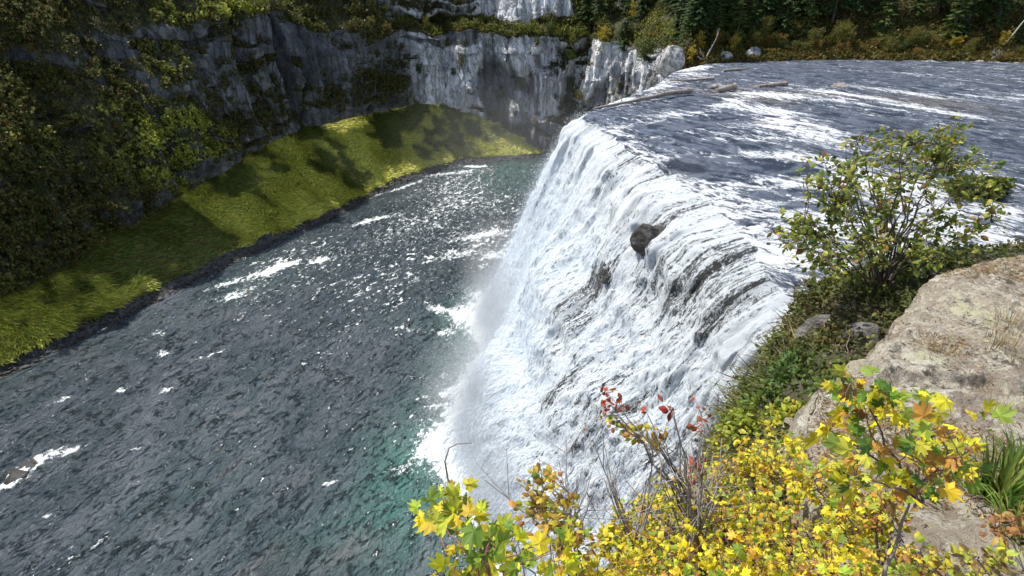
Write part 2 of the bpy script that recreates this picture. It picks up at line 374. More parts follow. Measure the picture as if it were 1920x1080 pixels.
def lin(A, x):
    i = np.clip(np.searchsorted(arc, x, side='right')-1, 0, nk-2); t = np.clip((x-arc[i])/(arc[i+1]-arc[i]), 0, 1)
    t = t.reshape((-1,)+(1,)*(A.ndim-1)); return A[i]*(1-t)+A[i+1]*t
a13 = arc[13]
sv = np.unique(np.concatenate([np.arange(0, arc[2], 1.2), np.arange(arc[2]-6, a13, .36)]))
def sheet(sv, m):
    S = cr(KS, sv); Nn = unit(cr(KN, sv)); Wt = lin(KW, sv); Pf = lin(KP, sv); Li = np.clip(lin(KLI, sv), 0, 1)
    # talus rows
    tt = np.linspace(-.25, 1.14, 60); talus = np.zeros((len(sv), 60, 3))
    talus[..., :2] = S[:, None]+Nn[:, None]*(Wt[:, :1]*tt[None])[..., None]
    talus[..., 2] = ZL+.0+Wt[:, 1:]*np.sign(tt)*np.abs(tt)**1.1-(tt < 0)*1.0
    seg = np.linalg.norm(np.diff(KP[5], axis=0), axis=1); cum = np.concatenate([[0], np.cumsum(np.linalg.norm(np.diff(Pf, axis=1), axis=2).mean(0))])
    q = np.linspace(0, 1, m); knots = np.array([0, .24, .44, .68, .82, 1.]); j = np.clip(np.searchsorted(knots, q, side='right')-1, 0, 4); f = (q-knots[j])/(knots[j+1]-knots[j])
    prof = Pf[:, j]*(1-f)[None, :, None]+Pf[:, j+1]*f[None, :, None]
    wall = np.zeros((len(sv), m, 3)); wall[..., :2] = S[:, None]+Nn[:, None]*(Wt[:, :1]+prof[..., 0]-.6)[..., None]; wall[..., 2] = prof[..., 1]
    return talus, wall, Nn, Li, q
talus, wall, Nn, Li, q = sheet(sv, 190)
N3 = np.concatenate([Nn, np.zeros((len(sv), 1))], 1)
A = sv[:, None]+0*q[None]; Z = wall[..., 2]
steep = 1-.75*ss(.80, .95, q)[None]
lw = (.12*ss(0, .08, Li)+.88*ss(.60, .92, Li))[:, None]
shelf = fbm(A*.10, Z*.13, 3.1, 4, 11)                                     # ledges
colm = ridge(A*.20+1.2*fbm(A*.05, Z*.05, 0, 2, 5), Z*.018, .5, 4, 21)        # columns
colm2 = ridge(A*.62+.8*fbm(A*.2, Z*.1, 0, 2, 6), Z*.05, 1.5, 3, 31)
rough = fbm(A*.35, Z*.35, .3, 5, 41, .6)
butt = ridge(A*.055+.5*fbm(A*.02, Z*.03, 4, 2, 15), Z*.012, 2.5, 2, 25)
colm = .5*colm+.5*np.clip(colm*1.6-.55, 0, 1.1); blk = vn(np.floor(A*.23+.7*fbm(A*.1, Z*.06, 2, 3, 81)), np.floor(Z*.10+vn(np.floor(A*.23), 0, 0, 82)*5), 0, 83)
ckl = ss(.80, .90, ridge(A*.17+1.0*fbm(A*.06, Z*.06, 8, 3, 85), Z*.022, 6.5, 2, 86))*(.4+.6*ss(.3, .6, vn(A*.1, Z*.09, 3, 87))); ckl = np.maximum(ckl, .8*ss(.86, .93, ridge(A*.05, Z*.14+.5*fbm(A*.2, Z*.1, 1, 3, 89), 1.5, 2, 84)))
disp = steep*(-1.9*ckl+(colm-.6)*(6.0+.4*lw)+(butt-.6)*(8-6.3*lw)+(blk-.5)*(1.2+1.3*lw)+(colm2-.6)*(2.4+.6*lw)+shelf*(2.2-1.0*lw)+rough*1.5+fbm(A*.05, Z*.05, 9, 3, 51)*2.6*(1-.4*lw))
jut = np.floor(Z*.22+.9*fbm(A*.12, Z*.02, 2, 3, 8)); disp += .9*(vn(jut, A*.10, 4.2, 77)-.5)*steep
flare = ss(0, .08, q)[None]; disp *= (.35+.65*flare)
endk = ss(arc[9]-4, arc[10]+6, sv)[:, None]; disp *= (1-.45*endk)*(1-.6*ss(arc[12]-6, arc[13]-4, sv))[:, None]
wall = wall - N3[:, None]*disp[..., None]
wall[..., 2] += 1.6*fbm(A*.13, 0, 3, 4, 65)*ss(.55, .68, q)[None]+steep*.8*fbm(A*.12, Z*.5, 7, 3, 61)+(1-steep)*1.4*fbm(A*.1, wall[..., 0]*.1, 7, 4, 62)
wn = gnormal(wall); wn *= np.sign((wn*np.array([-N3])[..., None, :].reshape(len(sv), 1, 3)).sum(-1, keepdims=True)+1e-9)
slope = wn[..., 2]
pxg, pyg, Dg = proj(wall)
# vegetation: more on the left wall, along ledges and on flat places; less on the pale cliffs
def veg_field(A, Z, slope, lw):
    v = .20+.85*slope+.95*fbm(A*.06, Z*.09, 5, 5, 71)+.14
    v = v+.46*(1-ss(arc[2]-5, arc[4], A))                                     # the nearer left slope is nearly all green
    v = v-.30*ss(arc[3]-2, arc[4]+4, A)*(1-ss(arc[6], arc[6]+8, A))*ss(-22, -6, Z)*(1-ss(6, 9, Z))
    v = v+.55*ss(zl-1.3, zl+.5, Z+2.6*fbm(A*.16, 0, 2, 4, 72))*(1-.95*ss(zl+3.6, zl+4.6, Z+2.2*fbm(A*.2, 0, 5, 3, 73))*ss(208, 214, A))
    v = v-lw*.62*(1-.9*ss(zl-1, zl+.5, Z)*(1-ss(zl+4, zl+5, Z)))
    return v
zl = np.interp(A, [0, arc[5], arc[6], arc[7], arc[10]], [7, 7, 2.5, .6, .6])
veg = veg_field(A, Z, slope, lw); veg += .5*ss(zl+1, zl+3, Z)*ss(arc[9], arc[9]+4, A)
cleft = np.exp(-((A-230.-1.5*fbm(Z*.12, 0, 1, 3, 78))/3.4)**2); veg += .8*cleft; wall += (N3[:, None]*2.6*cleft[..., None])
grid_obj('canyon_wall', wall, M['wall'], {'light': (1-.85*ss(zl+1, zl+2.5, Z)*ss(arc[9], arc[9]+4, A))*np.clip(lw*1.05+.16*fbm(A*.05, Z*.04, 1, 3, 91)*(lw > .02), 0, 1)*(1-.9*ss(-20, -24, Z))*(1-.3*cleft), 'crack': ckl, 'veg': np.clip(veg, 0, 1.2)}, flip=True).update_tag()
tag(bpy.data.objects['canyon_wall'], kind='structure')

At = sv[:, None]+0*np.linspace(0, 1, 60)[None]; tt = np.linspace(-.25, 1.14, 60)[None]+0*At
T2 = talus.copy(); tn = np.concatenate([-Nn*.4, np.full((len(sv), 1), .9)], 1)
damp = ss(0, .15, tt)
T2 += tn[:, None]*(.9*fbm(At*.10, tt*2, 2, 4, 101)*damp+.35*fbm(At*.5, tt*8, 3, 4, 102)*(.4+damp*.6)+.5*(ridge(At*.07, tt*.8, 6, 3, 103)-.6)*damp)[..., None]
shore_w = 2.0/np.maximum(lin(KW, sv)[:, :1], 2.)
rock = ss(shore_w*1.15, shore_w*.75, tt+.05*fbm(At*.3, tt*3, 4, 3, 104))
grid_obj('talus_slope', T2[:, :], M['talus'], {'rock': rock}, flip=True); tag(bpy.data.objects['talus_slope'], kind='structure')

# far bank of the upper river and the forested hillside
sv2 = np.arange(a13-1.0, arc[-1], .8)
t2_, bank, Nb, Lb, q2 = sheet(sv2, 110)
Ab = sv2[:, None]+0*q2[None]; bd = fbm(Ab*.12, q2[None]*14, 3, 5, 111)
bank[..., 2] += bd*1.3*ss(.6, .8, q2)[None]+.25*fbm(Ab*.8, q2[None]*40, 3, 3, 112)*ss(.5, .7, q2)[None]
bank[..., 1] += .7*fbm(Ab*.3, q2[None]*4, 5, 3, 113)
grid_obj('far_bank', bank, M['bank'], flip=True); tag(bpy.data.objects['far_bank'], kind='structure')
def pick(G, px, py, n=6):
    x, y, D = proj(G); e = (x-px)**2+(y-py)**2+(D < 1)*1e9
    c = np.where(e < e.min()+n*n); k = np.argmin(D[c]); return G[c[0][k], c[1][k]], (c[0][k], c[1][k])

# ------------------------------------------------------------------ waterfall
CR = np.array([(42, 116.0), tuple(uz(1272, 129, 0)[:2]), tuple(uz(1238, 150, 0)[:2]), tuple(uz(1180, 177, 0)[:2]), tuple(uz(1125, 198, 0)[:2]), tuple(uz(1092, 212, 0)[:2]),
   tuple(uz(1135, 236, 0)[:2]), tuple(uz(1200, 272, 0)[:2]), tuple(uz(1280, 322, 0)[:2]), tuple(uz(1370, 380, 0)[:2]), tuple(uz(1430, 450, 0)[:2]), tuple(uz(1490, 530, 0)[:2]), (14.6, 20.5), (15, 9)], float)
BA = np.array([(36, 108), (22, 104), (14, 94), (6, 84), (0, 76), u2(905, 590), u2(925, 660), u2(880, 745), u2(862, 840), u2(890, 920), u2(940, 1020), u2(1020, 1160), (6.5, 17), (7, 8)], float)
na = len(CR); ka = np.arange(na, dtype=float)
def sp(A, x):
    i = np.clip(np.floor(x).astype(int), 0, na-2); t = (x-i)[:, None]
    p0, p1, p2, p3 = A[np.maximum(i-1, 0)], A[i], A[i+1], A[np.minimum(i+2, na-1)]
    return .5*((2*p1)+(p2-p0)*t+(2*p0-5*p1+4*p2-p3)*t*t+(3*p1-p0-3*p2+p3)*t**3)
xs = []   # resample by crest length
xx = np.linspace(0, na-1, 4000); CC = sp(CR, xx); BB = sp(BA, xx); al = np.concatenate([[0], np.cumsum(np.maximum(np.linalg.norm(np.diff(CC, axis=0), axis=1), np.linalg.norm(np.diff(BB, axis=0), axis=1)))])
S_F = np.interp(np.arange(0, al[-1], .22), al, xx)
Cf, Bf = sp(CR, S_F), sp(BA, S_F)
lat = np.arange(len(S_F))*.22
Cf = Cf+np.stack([(1.3*fbm(lat*.16, 3, 0, 4, 221)+.65*fbm(lat*.6, 3, 0, 3, 222))*ss(1, 4, S_F), 0*lat], 1)
lipz = (.30*fbm(lat*.55, 5, 0, 3, 223)+.45*(ridge(lat*.8, 7, 0, 3, 224)-.6))*ss(2, 5, S_F)
drop = .35+.25*ss(5, 6, S_F)+.7*ss(6, 8, S_F)
m = 260; tv = np.linspace(0, 1, m)**1.15
tail = tv[None]+0*S_F[:, None]; SS = S_F[:, None]+0*tail
# how far out at fall fraction t: quick roll over the lip, then steep; the near side runs down a rock shoulder first
near = ss(6.2, 8.2, SS)
g1 = .10*ss(0, .05, tail)+.90*tail**1.0
g2 = .12*ss(0, .06, tail)+.30*ss(.02, .34, tail)+.30*ss(.2, .62, tail)+.28*ss(.6, 1., tail)
stp = .22*fbm(S_F*1.1, 3, 0, 3, 231)[:, None]; g3 = .13*(1-np.exp(-tail/.035))+.72*tail+.15*ss(.0, .1, tail-.30-stp)*.55+.15*.45*ss(0, .12, tail-.62-.6*stp); g3 = g3/g3[:, -1:]
mid = ss(6.3, 7.6, SS)*(1-.3*ss(10, 12, SS)); gg = g1*(1-mid)+g3*mid
zz = -drop[:, None]+(ZL+drop[:, None])*tail+lipz[:, None]*(1-ss(0, .10, tail))
F = np.zeros(tail.shape+(3,)); F[..., :2] = Cf[:, None]*(1-gg[..., None])+Bf[:, None]*gg[..., None]; F[..., 2] = zz
ln = lat[:, None]+0*tail; vl = tail*34
fd = .55*fbm(ln*.22, vl*.05, 1, 3, 201)+.45*(ridge(ln*.5, vl*.05, 2, 3, 202)-.6)+.30*fbm(ln*.9, vl*.25, 3, 4, 203)+1.6*mid*(1-.75*ss(8.8, 10.5, SS))*fbm(ln*.12, vl*.14, 5, 3, 204)+.30*ss(8.5, 10, SS)*fbm(ln*.8, vl*.7, 9, 4, 208)+(.25+.35*mid)*(ridge(ln*.45, vl*.38, 6, 3, 207)-.6)+.34*(ridge(ln*1.3+.4*fbm(ln*.3, vl*.2, 1, 2, 4), vl*.13, 4, 3, 206)-.6)+.16*fbm(ln*2.0, vl*.9, 3, 2, 205)
fd = fd*ss(0, .06, tail)*(1-.2*ss(.9, 1, tail))
fn = gnormal(F); fn *= np.sign(-fn[..., :1]+1e-9); F = F+fn*fd[..., None]*1.25
def fidx(px, py):
    x, y, D = proj(F); e = (x-px)**2+(y-py)**2; c = np.where(e < e.min()+36); k = np.argmin(D[c]); return c[0][k], c[1][k]
foam = .77-.02*near-.13*ss(8.8, 10.5, SS)+.22*fbm(ln*.1, vl*.06, 7, 3, 211)+0*tail
FD = np.stack([ln, vl*1.0], -1)
def fblob(px, py, rx, ry, amp):    # patch on the water surface, radii in metres across and along the fall
    global foam
    i, j = fidx(px, py); foam = foam+(amp*.55 if amp < 0 else amp)*np.exp(-((ln-ln[i, j])/rx)**2-((vl-vl[i, j])/ry)**2)
foam = foam+.15*ss(.45, 1, tail)-.10*near*(1-ss(.5, .8, tail))
lipn = ss(-.01, .05+.05*fbm(ln*.35, 0, 2, 3, 218), tail); foam = foam*lipn+(.50+.16*near)*(1-lipn)
for b in ((1215, 440, 1.5, 2.6, -.5), (1125, 515, 1.5, 1.6, -.5), (1055, 590, 1.4, 3.5, -.55), (1036, 660, 1.3, 4, -.55), (1022, 740, 1.3, 4, -.5), (1085, 545, 1.6, 2, -.5), (1180, 300, 1.0, 4, -.35), (1165, 350, .7, 3.5, -.3),
          (1395, 480, 2.6, 4.0, -.34), (1330, 500, 1.8, 2.5, -.28), (1240, 560, 3, 2, -.25), (1440, 540, 1.6, 3, -.25), (1110, 560, 2.2, 2.4, -.35), (1200, 560, 1.6, 1.6, -.3), (1270, 310, 1.2, 1.5, -.3), (1340, 360, 1.2, 1.2, -.3),
          (1060, 470, .8, 4, -.15), (1110, 430, 1., 4, -.2), (1370, 640, 4, 3, .2), (1250, 700, 5, 3, .1), (960, 650, 2, 8, .3), (950, 800, 3, 8, .3), (1290, 420, 1.5, 1.5, .2),
          (1300, 830, 2, 2, -.35), (1230, 860, 2, 2, -.25), (1250, 920, 3, 3, -.3), (1180, 800, 1.5, 1.5, -.15), (1020, 760, 1.2, 3, -.15), (1000, 860, 1.2, 3, -.2)):
    fblob(*b)
foam = np.clip(foam, .38, .95)
grid_obj('waterfall', F, M['fall'], {'foam': foam, 'flow': np.stack([ln, vl, 0*ln], -1)}, flip=False); tag(bpy.data.objects['waterfall'], kind='structure')

# ------------------------------------------------------------------ upper river
u = np.linspace(0, 1, 430)**1.7*150
U, SG = u[None]+0*S_F[:, None], SS[:, :1]+0*u[None]
R = np.zeros(U.shape+(3,)); wob = unit(np.stack([np.ones(len(S_F)), np.interp(S_F, [0, 4, 6, 9, 13], [0, 0, .1, 0, -.1])], -1))
R[..., :2] = Cf[:, None]+wob[:, None]*U[..., None]
fx, fy = R[..., 0]*.607-R[..., 1]*.795, R[..., 0]*.795+R[..., 1]*.607     # along / across the current
ledge = ss(34, 6, U)*ss(4.5, 6.5, SG)
hz = .10*fbm(fx*.25, fy*.9, 1, 4, 301)+.09*fbm(fx*.8, fy*1.6, 2, 4, 302)*ss(90, 20, U)+ledge*(.55*(ridge(fx*.07+.3*fbm(fx*.05, fy*.05, 3, 2, 9), fy*.13, 1, 3, 303)-.6)+.22*fbm(fx*.45, fy*.8, 4, 3, 304))
stepz = 0
foamu = .24+.18*fbm(fx*.06, fy*.25, 5, 3, 311)+.18*ss(8, 2, U)*ss(5, 3, SG)+.30*ss(5+3*fbm(fx*.3, fy*.3, 2, 3, 12), 0, U)*ss(4.8, 6, SG)+.34*ss(11, 2, U)*ss(7.4, 8.6, SG)+.14*ss(40, 15, U)*ss(7, 10, SG)
shal = .0*U
def rblob(px, py, rx, ry, amp, arr, dz=None):    # elliptical patch on the river plane
    c = uz(px, py, 0)[:2]; ax = uz(px+rx, py, 0)[:2]-c if not isinstance(rx, tuple) else uz(*rx, 0)[:2]-c; ay = uz(px, py+ry, 0)[:2]-c
    Mi = np.linalg.inv(np.stack([ax, ay], 1)); d = (R[..., :2]-c)@Mi.T; e = np.exp(-(d**2).sum(-1)); arr += amp*e; return e
for b in ((1440, 183, (1540, 190), 8, .5), (1370, 197, (1410, 190), 9, .55), (1445, 212, (1520, 220), 7, .5), (1480, 240, (1570, 262), 16, .42), (1420, 262, (1500, 272), 10, .3), (1560, 262, (1650, 285), 14, .35),
          (1270, 217, (1350, 213), 4, .45), (1205, 230, (1260, 223), 5, .3), (1330, 140, (1400, 141), 4, .3), (1300, 128, (1330, 126), 5, .45), (1310, 151, (1380, 152), 3, .2), (1230, 163, (1265, 160), 6, .3), (1160, 190, (1210, 180), 6, .35),
          (1570, 180, (1700, 196), 3, .40), (1620, 194, (1760, 214), 3, .42), (1700, 178, (1850, 196), 3, .40), (1560, 193, (1640, 204), 3, .35), (1800, 222, (1900, 240), 4, .35), (1720, 205, (1850, 230), 4, .35), (1880, 190, (1980, 200), 4, .35),
          (1530, 300, (1620, 310), 12, .25), (1440, 290, (1520, 297), 5, .35), (1390, 335, (1480, 345), 6, .40), (1370, 360, (1450, 372), 6, .3), (1450, 400, (1540, 400), 14, .4), (1480, 340, (1560, 345), 6, .45), (1600, 330, (1700, 350), 26, .42), (1750, 420, (1850, 430), 60, .42), (1860, 380, (1950, 400), 45, .42), (1550, 420, (1640, 420), 30, .42), (1700, 350, (1800, 365), 26, .35),
          (1280, 238, (1340, 236), 7, -.40), (1330, 272, (1390, 280), 6, -.25), (1240, 252, (1300, 246), 3, .35), (1400, 240, (1470, 246), 5, .35), (1370, 290, (1450, 296), 4, .35), (1290, 262, (1360, 262), 3, .25), (1330, 305, (1400, 318), 8, -.5), (1310, 290, (1360, 290), 10, -.3), (1450, 316, (1500, 326), 7, -.5), (1430, 352, (1500, 360), 7, -.4), (1460, 378, (1510, 380), 8, -.4), (1220, 205, (1260, 200), 6, -.2), (1600, 235, (1700, 245), 9, -.15)):
    rblob(*b[:4], b[4]*.92, foamu)
for b in ((1430, 190, (1500, 195), 12, .8), (1340, 170, (1370, 170), 12, .5), (1520, 180, (1700, 192), 6, .6), (1760, 200, (1880, 215), 14, .7), (1270, 300, (1330, 300), 20, .3)): rblob(*b, shal)
e = np.zeros_like(U); rblob(1395, 200, (1440, 196), 8, .5, e); rblob(1500, 245, (1560, 255), 10, .5, e); rblob(1400, 185, (1500, 183), 6, .35, e)
ucr = ridge(fx*.55+.5*fbm(fx*.2, fy*.3, 1, 2, 321), fy*1.3, 2, 4, 322); hz = hz+.20*(ucr-.6)*ss(110, 40, U)
lw_ = 3.0+2*ss(5, 6, SG)+5*ss(6, 8, SG); R[..., 2] = (hz+e*.8)*ss(0, 1.2, U)+.35*ss(2, 30, U)-drop[:, None]*np.clip(1-U/lw_, 0, 1)**2+lipz[:, None]*np.clip(1-U/2.5, 0, 1)**1.5
foamu = np.clip(foamu, 0, .68+.10*fbm(fx*.3, fy*.6, 3, 3, 15))
grid_obj('upper_river', R, M['upper'], {'foam': foamu, 'crest': ucr, 'shal': np.clip(shal, 0, 1)}, flip=True); tag(bpy.data.objects['upper_river'], kind='structure')

# ------------------------------------------------------------------ lower river
lx = np.concatenate([np.arange(-110, -84, 1.), np.arange(-84, 30, .23)]); ly = np.concatenate([np.arange(-30, 12, 1.), np.arange(12, 166, .23)])
X, Y = np.meshgrid(lx, ly, indexing='ij')
a_ = math.radians(28); along = X*math.sin(a_)+Y*math.cos(a_); acr = X*math.cos(a_)-Y*math.sin(a_)
hl = .30*fbm(acr*.16, along*.09, 1, 3, 401)+.26*fbm(acr*.55+.5*fbm(X*.2, Y*.2, 2, 2, 3), along*.26, 2, 4, 402)+.10*fbm(acr*1.5, along*.8, 3, 3, 403)
Bp = Bf[(S_F > 3)&(S_F < 12.5)][::12]
dB = np.sqrt(((X[..., None]-Bp[:, 0])**2+(Y[..., None]-Bp[:, 1])**2).min(-1))
ldist = (X-Bp[:, 0].min())
foaml = .20+.22*fbm(acr*.05, along*.035, 5, 3, 411)+.16*ss(.1, .5, hl)+.12*ss(45, 85, Y)
foaml += .62*np.exp(-(dB/2.2)**2)+.22*np.exp(-(dB/6)**2)
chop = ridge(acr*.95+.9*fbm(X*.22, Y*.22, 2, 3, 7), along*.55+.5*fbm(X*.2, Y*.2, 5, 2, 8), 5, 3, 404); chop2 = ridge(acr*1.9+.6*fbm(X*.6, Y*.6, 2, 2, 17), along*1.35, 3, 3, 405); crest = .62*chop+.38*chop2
teal = np.clip(.75*np.exp(-(dB/7.5)**2)+.25*fbm(X*.06, Y*.06, 4, 3, 412), 0, 1)
pale = 0*X
Psh = cr(KS, sv)[::3]; dS = np.sqrt(((X[::3, ::3, None]-Psh[:, 0])**2+(Y[::3, ::3, None]-Psh[:, 1])**2).min(-1))
dS = np.repeat(np.repeat(dS, 3, 0), 3, 1)[:X.shape[0], :X.shape[1]]
foaml += -.12*ss(6, 2, dS)
def lblob(px, py, qx, qy, ry, amp, arr):
    c = uz(px, py, ZL)[:2]; ax = uz(qx, qy, ZL)[:2]-c; n = unit(np.array([-ax[1], ax[0]])); ay = n*abs((uz(px, py+ry, ZL)[:2]-c)@n)
    Mi = np.linalg.inv(np.stack([ax, ay], 1)); d = np.stack([X-c[0], Y-c[1]], -1)@Mi.T; arr += amp*np.exp(-(d**2).sum(-1))
for b in ((60, 872, 110, 840, 12, .55), (20, 905, 50, 890, 10, .5), (130, 845, 160, 835, 9, .5), (115, 752, 145, 742, 5, .45), (295, 625, 312, 618, 9, .4), (200, 615, 225, 605, 5, .45), (310, 665, 325, 660, 6, .45), (310, 733, 330, 725, 5, .45),
          (400, 665, 440, 655, 4, .45), (235, 728, 255, 720, 6, .4), (90, 968, 105, 965, 5, .45), (255, 843, 270, 838, 5, .4), (617, 907, 640, 898, 5, .5), (510, 507, 530, 498, 6, .5), (600, 489, 620, 483, 5, .45), (545, 495, 565, 490, 5, .4), (430, 530, 470, 520, 5, .35), (440, 555, 470, 545, 7, .35),
          (700, 412, 740, 402, 4, .4), (840, 325, 900, 320, 3, .3), (890, 312, 912, 312, 2, .6), (760, 350, 800, 335, 3, .4), (690, 372, 730, 358, 3, .35), (640, 330, 650, 330, 3, .0), (850, 480, 900, 470, 7, .25), (930, 480, 960, 475, 8, .4), (910, 440, 960, 430, 5, .3),
          (870, 595, 900, 600, 22, .40), (820, 580, 850, 590, 8, .4), (830, 625, 850, 625, 6, .4), (905, 640, 915, 660, 25, .35), (830, 743, 840, 740, 7, .5), (890, 728, 920, 720, 9, .4), (800, 850, 850, 850, 38, .30), (840, 830, 880, 840, 35, .42), (860, 900, 890, 930, 30, .35), (905, 560, 925, 580, 20, .3), (770, 620, 800, 620, 5, .2), (760, 430, 860, 420, 30, .06),
          (430, 1040, 470, 1000, 5, .3), (340, 1020, 350, 1010, 6, .25), (900, 380, 960, 370, 20, .10), (870, 870, 900, 900, 30, .3)):
    lblob(*b, foaml)
for b in ((770, 880, 860, 860, 100, .85), (880, 680, 920, 680, 60, .6), (960, 330, 1040, 330, 40, .5), (700, 1000, 850, 1000, 90, .45), (420, 560, 600, 500, 40, .12), (900, 600, 940, 600, 40, .5)): lblob(*b, teal)
for b in ((430, 880, 470, 850, 12, .9), (640, 790, 660, 785, 10, .3), (380, 800, 400, 795, 6, .7), (560, 900, 600, 880, 14, .4), (640, 1040, 760, 1000, 40, .5), (480, 1060, 560, 1000, 20, .6), (300, 990, 420, 940, 20, .35), (440, 775, 470, 765, 6, .7)): lblob(*b, pale)
LR = np.stack([X, Y, ZL+(hl+.55*(chop-.6)+.30*(chop2-.6))*(.45+.55*ss(3, 10, dS))+.5*np.exp(-(dB/4)**2)*(1+fbm(X*.5, Y*.5, 1, 3, 6))], -1)
grid_obj('lower_river', LR, M['lower'], {'foam': foaml+.25*ss(.73, .86, crest)*ss(.38, .60, vn(X*.10, Y*.10, 3, 88)+.12*ss(40, 80, Y)), 'crest': crest, 'sky_sheen': np.clip(.25+.75*ss(85, 45, Y+.25*X)*(.5+.8*fbm(X*.05, Y*.05, 2, 3, 90)), 0, 1), 'teal': np.clip(teal, 0, 1), 'pale': np.clip(pale*(.4+.9*vn(acr*.5, along*.2, 1, 8)), 0, 1)}); tag(bpy.data.objects['lower_river'], kind='structure')

# ------------------------------------------------------------------ ground cover on talus and canyon walls (uncountable: one object each)
def tri_pick(G, w, n, r):
    """n random points on grid G weighted by w: position, normal"""
    nn = gnormal(G); a = np.linalg.norm(np.cross(np.gradient(G, axis=0), np.gradient(G, axis=1)), axis=2)
    p = (a*w).ravel(); p = p/p.sum(); k = r.choice(p.size, n, p=p); i, j = np.unravel_index(k, G.shape[:2])
    i2, j2 = np.clip(i+1, 0, G.shape[0]-1), np.clip(j+1, 0, G.shape[1]-1); f, g = r.random((n, 1)), r.random((n, 1))
    P = G[i, j]*(1-f)+G[i2, j]*f; P = P*(1-g)+(G[i, j2]*(1-f)+G[i2, j2]*f)*g
    return P, nn[i, j], i, j
def inview(G, mx=120, my=120):
    x, y, D = proj(G); return ((x > -mx) & (x < 1920+mx) & (y > -my) & (y < 1080+my) & (D > 1)).astype(float)
r = np.random.default_rng(21)
ac = Acc(); n = 125000
wgt = inview(T2)*(1-rock)*ss(.02, .1, tt)
P, Nr, i, j = tri_pick(T2, wgt, n, r); Nr *= np.sign(Nr[:, 2:])
# tufts bend over in wind-combed swirls
sw = fbm(P[:, 0]*.09, P[:, 1]*.09, 2, 3, 511)*3.0; dirn = np.stack([np.cos(sw-.6), np.sin(sw-.6), -.15+0*sw], 1)
Y = unit(dirn+Nr*(.40+.25*r.random((n, 1)))+.30*r.normal(size=(n, 3)))
pat = fbm(P[:, 0]*.07, P[:, 1]*.07, 5, 4, 512)+.35*fbm(P[:, 0]*.4, P[:, 1]*.4, 5, 3, 513)
pat = pat*1.7
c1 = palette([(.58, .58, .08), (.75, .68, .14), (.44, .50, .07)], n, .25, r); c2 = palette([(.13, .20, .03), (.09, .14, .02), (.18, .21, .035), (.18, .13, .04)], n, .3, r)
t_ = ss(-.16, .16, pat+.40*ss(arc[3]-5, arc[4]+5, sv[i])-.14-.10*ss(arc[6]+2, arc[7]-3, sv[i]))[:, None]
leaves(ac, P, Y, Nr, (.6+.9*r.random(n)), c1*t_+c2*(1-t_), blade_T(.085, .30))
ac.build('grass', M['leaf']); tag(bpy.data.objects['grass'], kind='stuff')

ac = Acc(); n = 190000
vv = np.clip(veg, 0, 1.1); clm = ss(.42, .60, .6*vn(A*.55, Z*.7, 1, 531)+.4*vn(A*1.3, Z*1.5, 1, 532)); wgt = inview(wall)*(.06+clm)*ss(.44, .60, vv+.12*fbm(A*.5, Z*.5, 1, 3, 521))*(1-.55*ss(arc[8], arc[10], A))
P, Nr, i, j = tri_pick(wall, wgt, n, r); Nr = Nr*np.sign((Nr*-N3[i]).sum(1, keepdims=True)+.3*Nr[:, 2:])
clump = vn(P[:, 0]*.5, P[:, 1]*.5, P[:, 2]*.5, 522)[:, None]
P = P+unit(Nr+np.array([0, 0, .4]))*(1.5*clm[i, j][:, None]*r.random((n, 1))+.05)
Y = unit(Nr*.5+np.array([.25, -.2, .30])+.6*r.normal(size=(n, 3)))
hue = fbm(P[:, 0]*.05, P[:, 1]*.05, P[:, 2]*.08, 4, 523)[:, None]
c1 = palette([(.40, .43, .06), (.50, .49, .10), (.30, .36, .055)], n, .3, r); c2 = palette([(.10, .12, .025), (.07, .09, .02), (.15, .145, .04), (.15, .10, .04)], n, .3, r)
t_ = ss(-.15, .25, hue+.35*(1-ss(arc[2]-4, arc[3]+8, sv[i]))[:, None]*ss(-16, 0, P[:, 2:])-.1)  # upper part of the nearer left slope coloured yellower, as if sunlit
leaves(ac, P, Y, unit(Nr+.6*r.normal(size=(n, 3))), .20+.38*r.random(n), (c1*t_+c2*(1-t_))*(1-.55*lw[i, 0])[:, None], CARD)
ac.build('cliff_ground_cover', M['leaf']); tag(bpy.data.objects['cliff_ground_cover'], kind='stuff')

ac = Acc(); n = 42000
wgt = np.zeros(bank.shape[:2])+ss(.55, .66, q2)[None]*ss(.995, .9, q2)[None]*inview(bank, 60, 60)*(1+3*ss(.86, .78, q2)[None])
P, Nr, i, j = tri_pick(bank, wgt, n, r); Nr *= np.sign(Nr[:, 2:])
P = P+Nr*r.random((n, 1))*.5
c1 = palette([(.10, .11, .02), (.07, .09, .02), (.18, .12, .025), (.13, .07, .02)], n, .3, r)
leaves(ac, P, unit(Nr+.8*r.normal(size=(n, 3))), unit(Nr+.6*r.normal(size=(n, 3))), .25+.4*r.random(n), c1, CARD)
ac.build('bank_undergrowth', M['leaf']); tag(bpy.data.objects['bank_undergrowth'], kind='stuff')

# rubble along the shore
def ico(sub=2):
    bm = bmesh.new(); bmesh.ops.create_icosphere(bm, subdivisions=sub, radius=1); bm.verts.ensure_lookup_table()
    V = np.array([v.co[:] for v in bm.verts]); Fq = np.array([[v.index for v in f.verts] for f in bm.faces]); bm.free(); return V, Fq
ICO = {k: ico(k) for k in (1, 2, 3, 4, 5, 6)}
def rockV(sub, size, seed, rough=.35, angular=.5):
    V, Fq = ICO[sub]; V = V.copy(); rr = np.random.default_rng(seed)
    for k in range(int(9*angular)+3):
        nrm = unit(rr.normal(size=3)); d = .55+.35*rr.random(); h = V@nrm; V = V-nrm*np.maximum(h-d, 0)[:, None]*.92
    d = fbm(V[:, 0]*1.3+seed, V[:, 1]*1.3, V[:, 2]*1.3, 4, seed)*rough*.5
    if sub >= 4: d = d+.05*fbm(V[:, 0]*6, V[:, 1]*6, V[:, 2]*6, 4, seed+3)
    return V*(1+d[:, None])*np.asarray(size), Fq
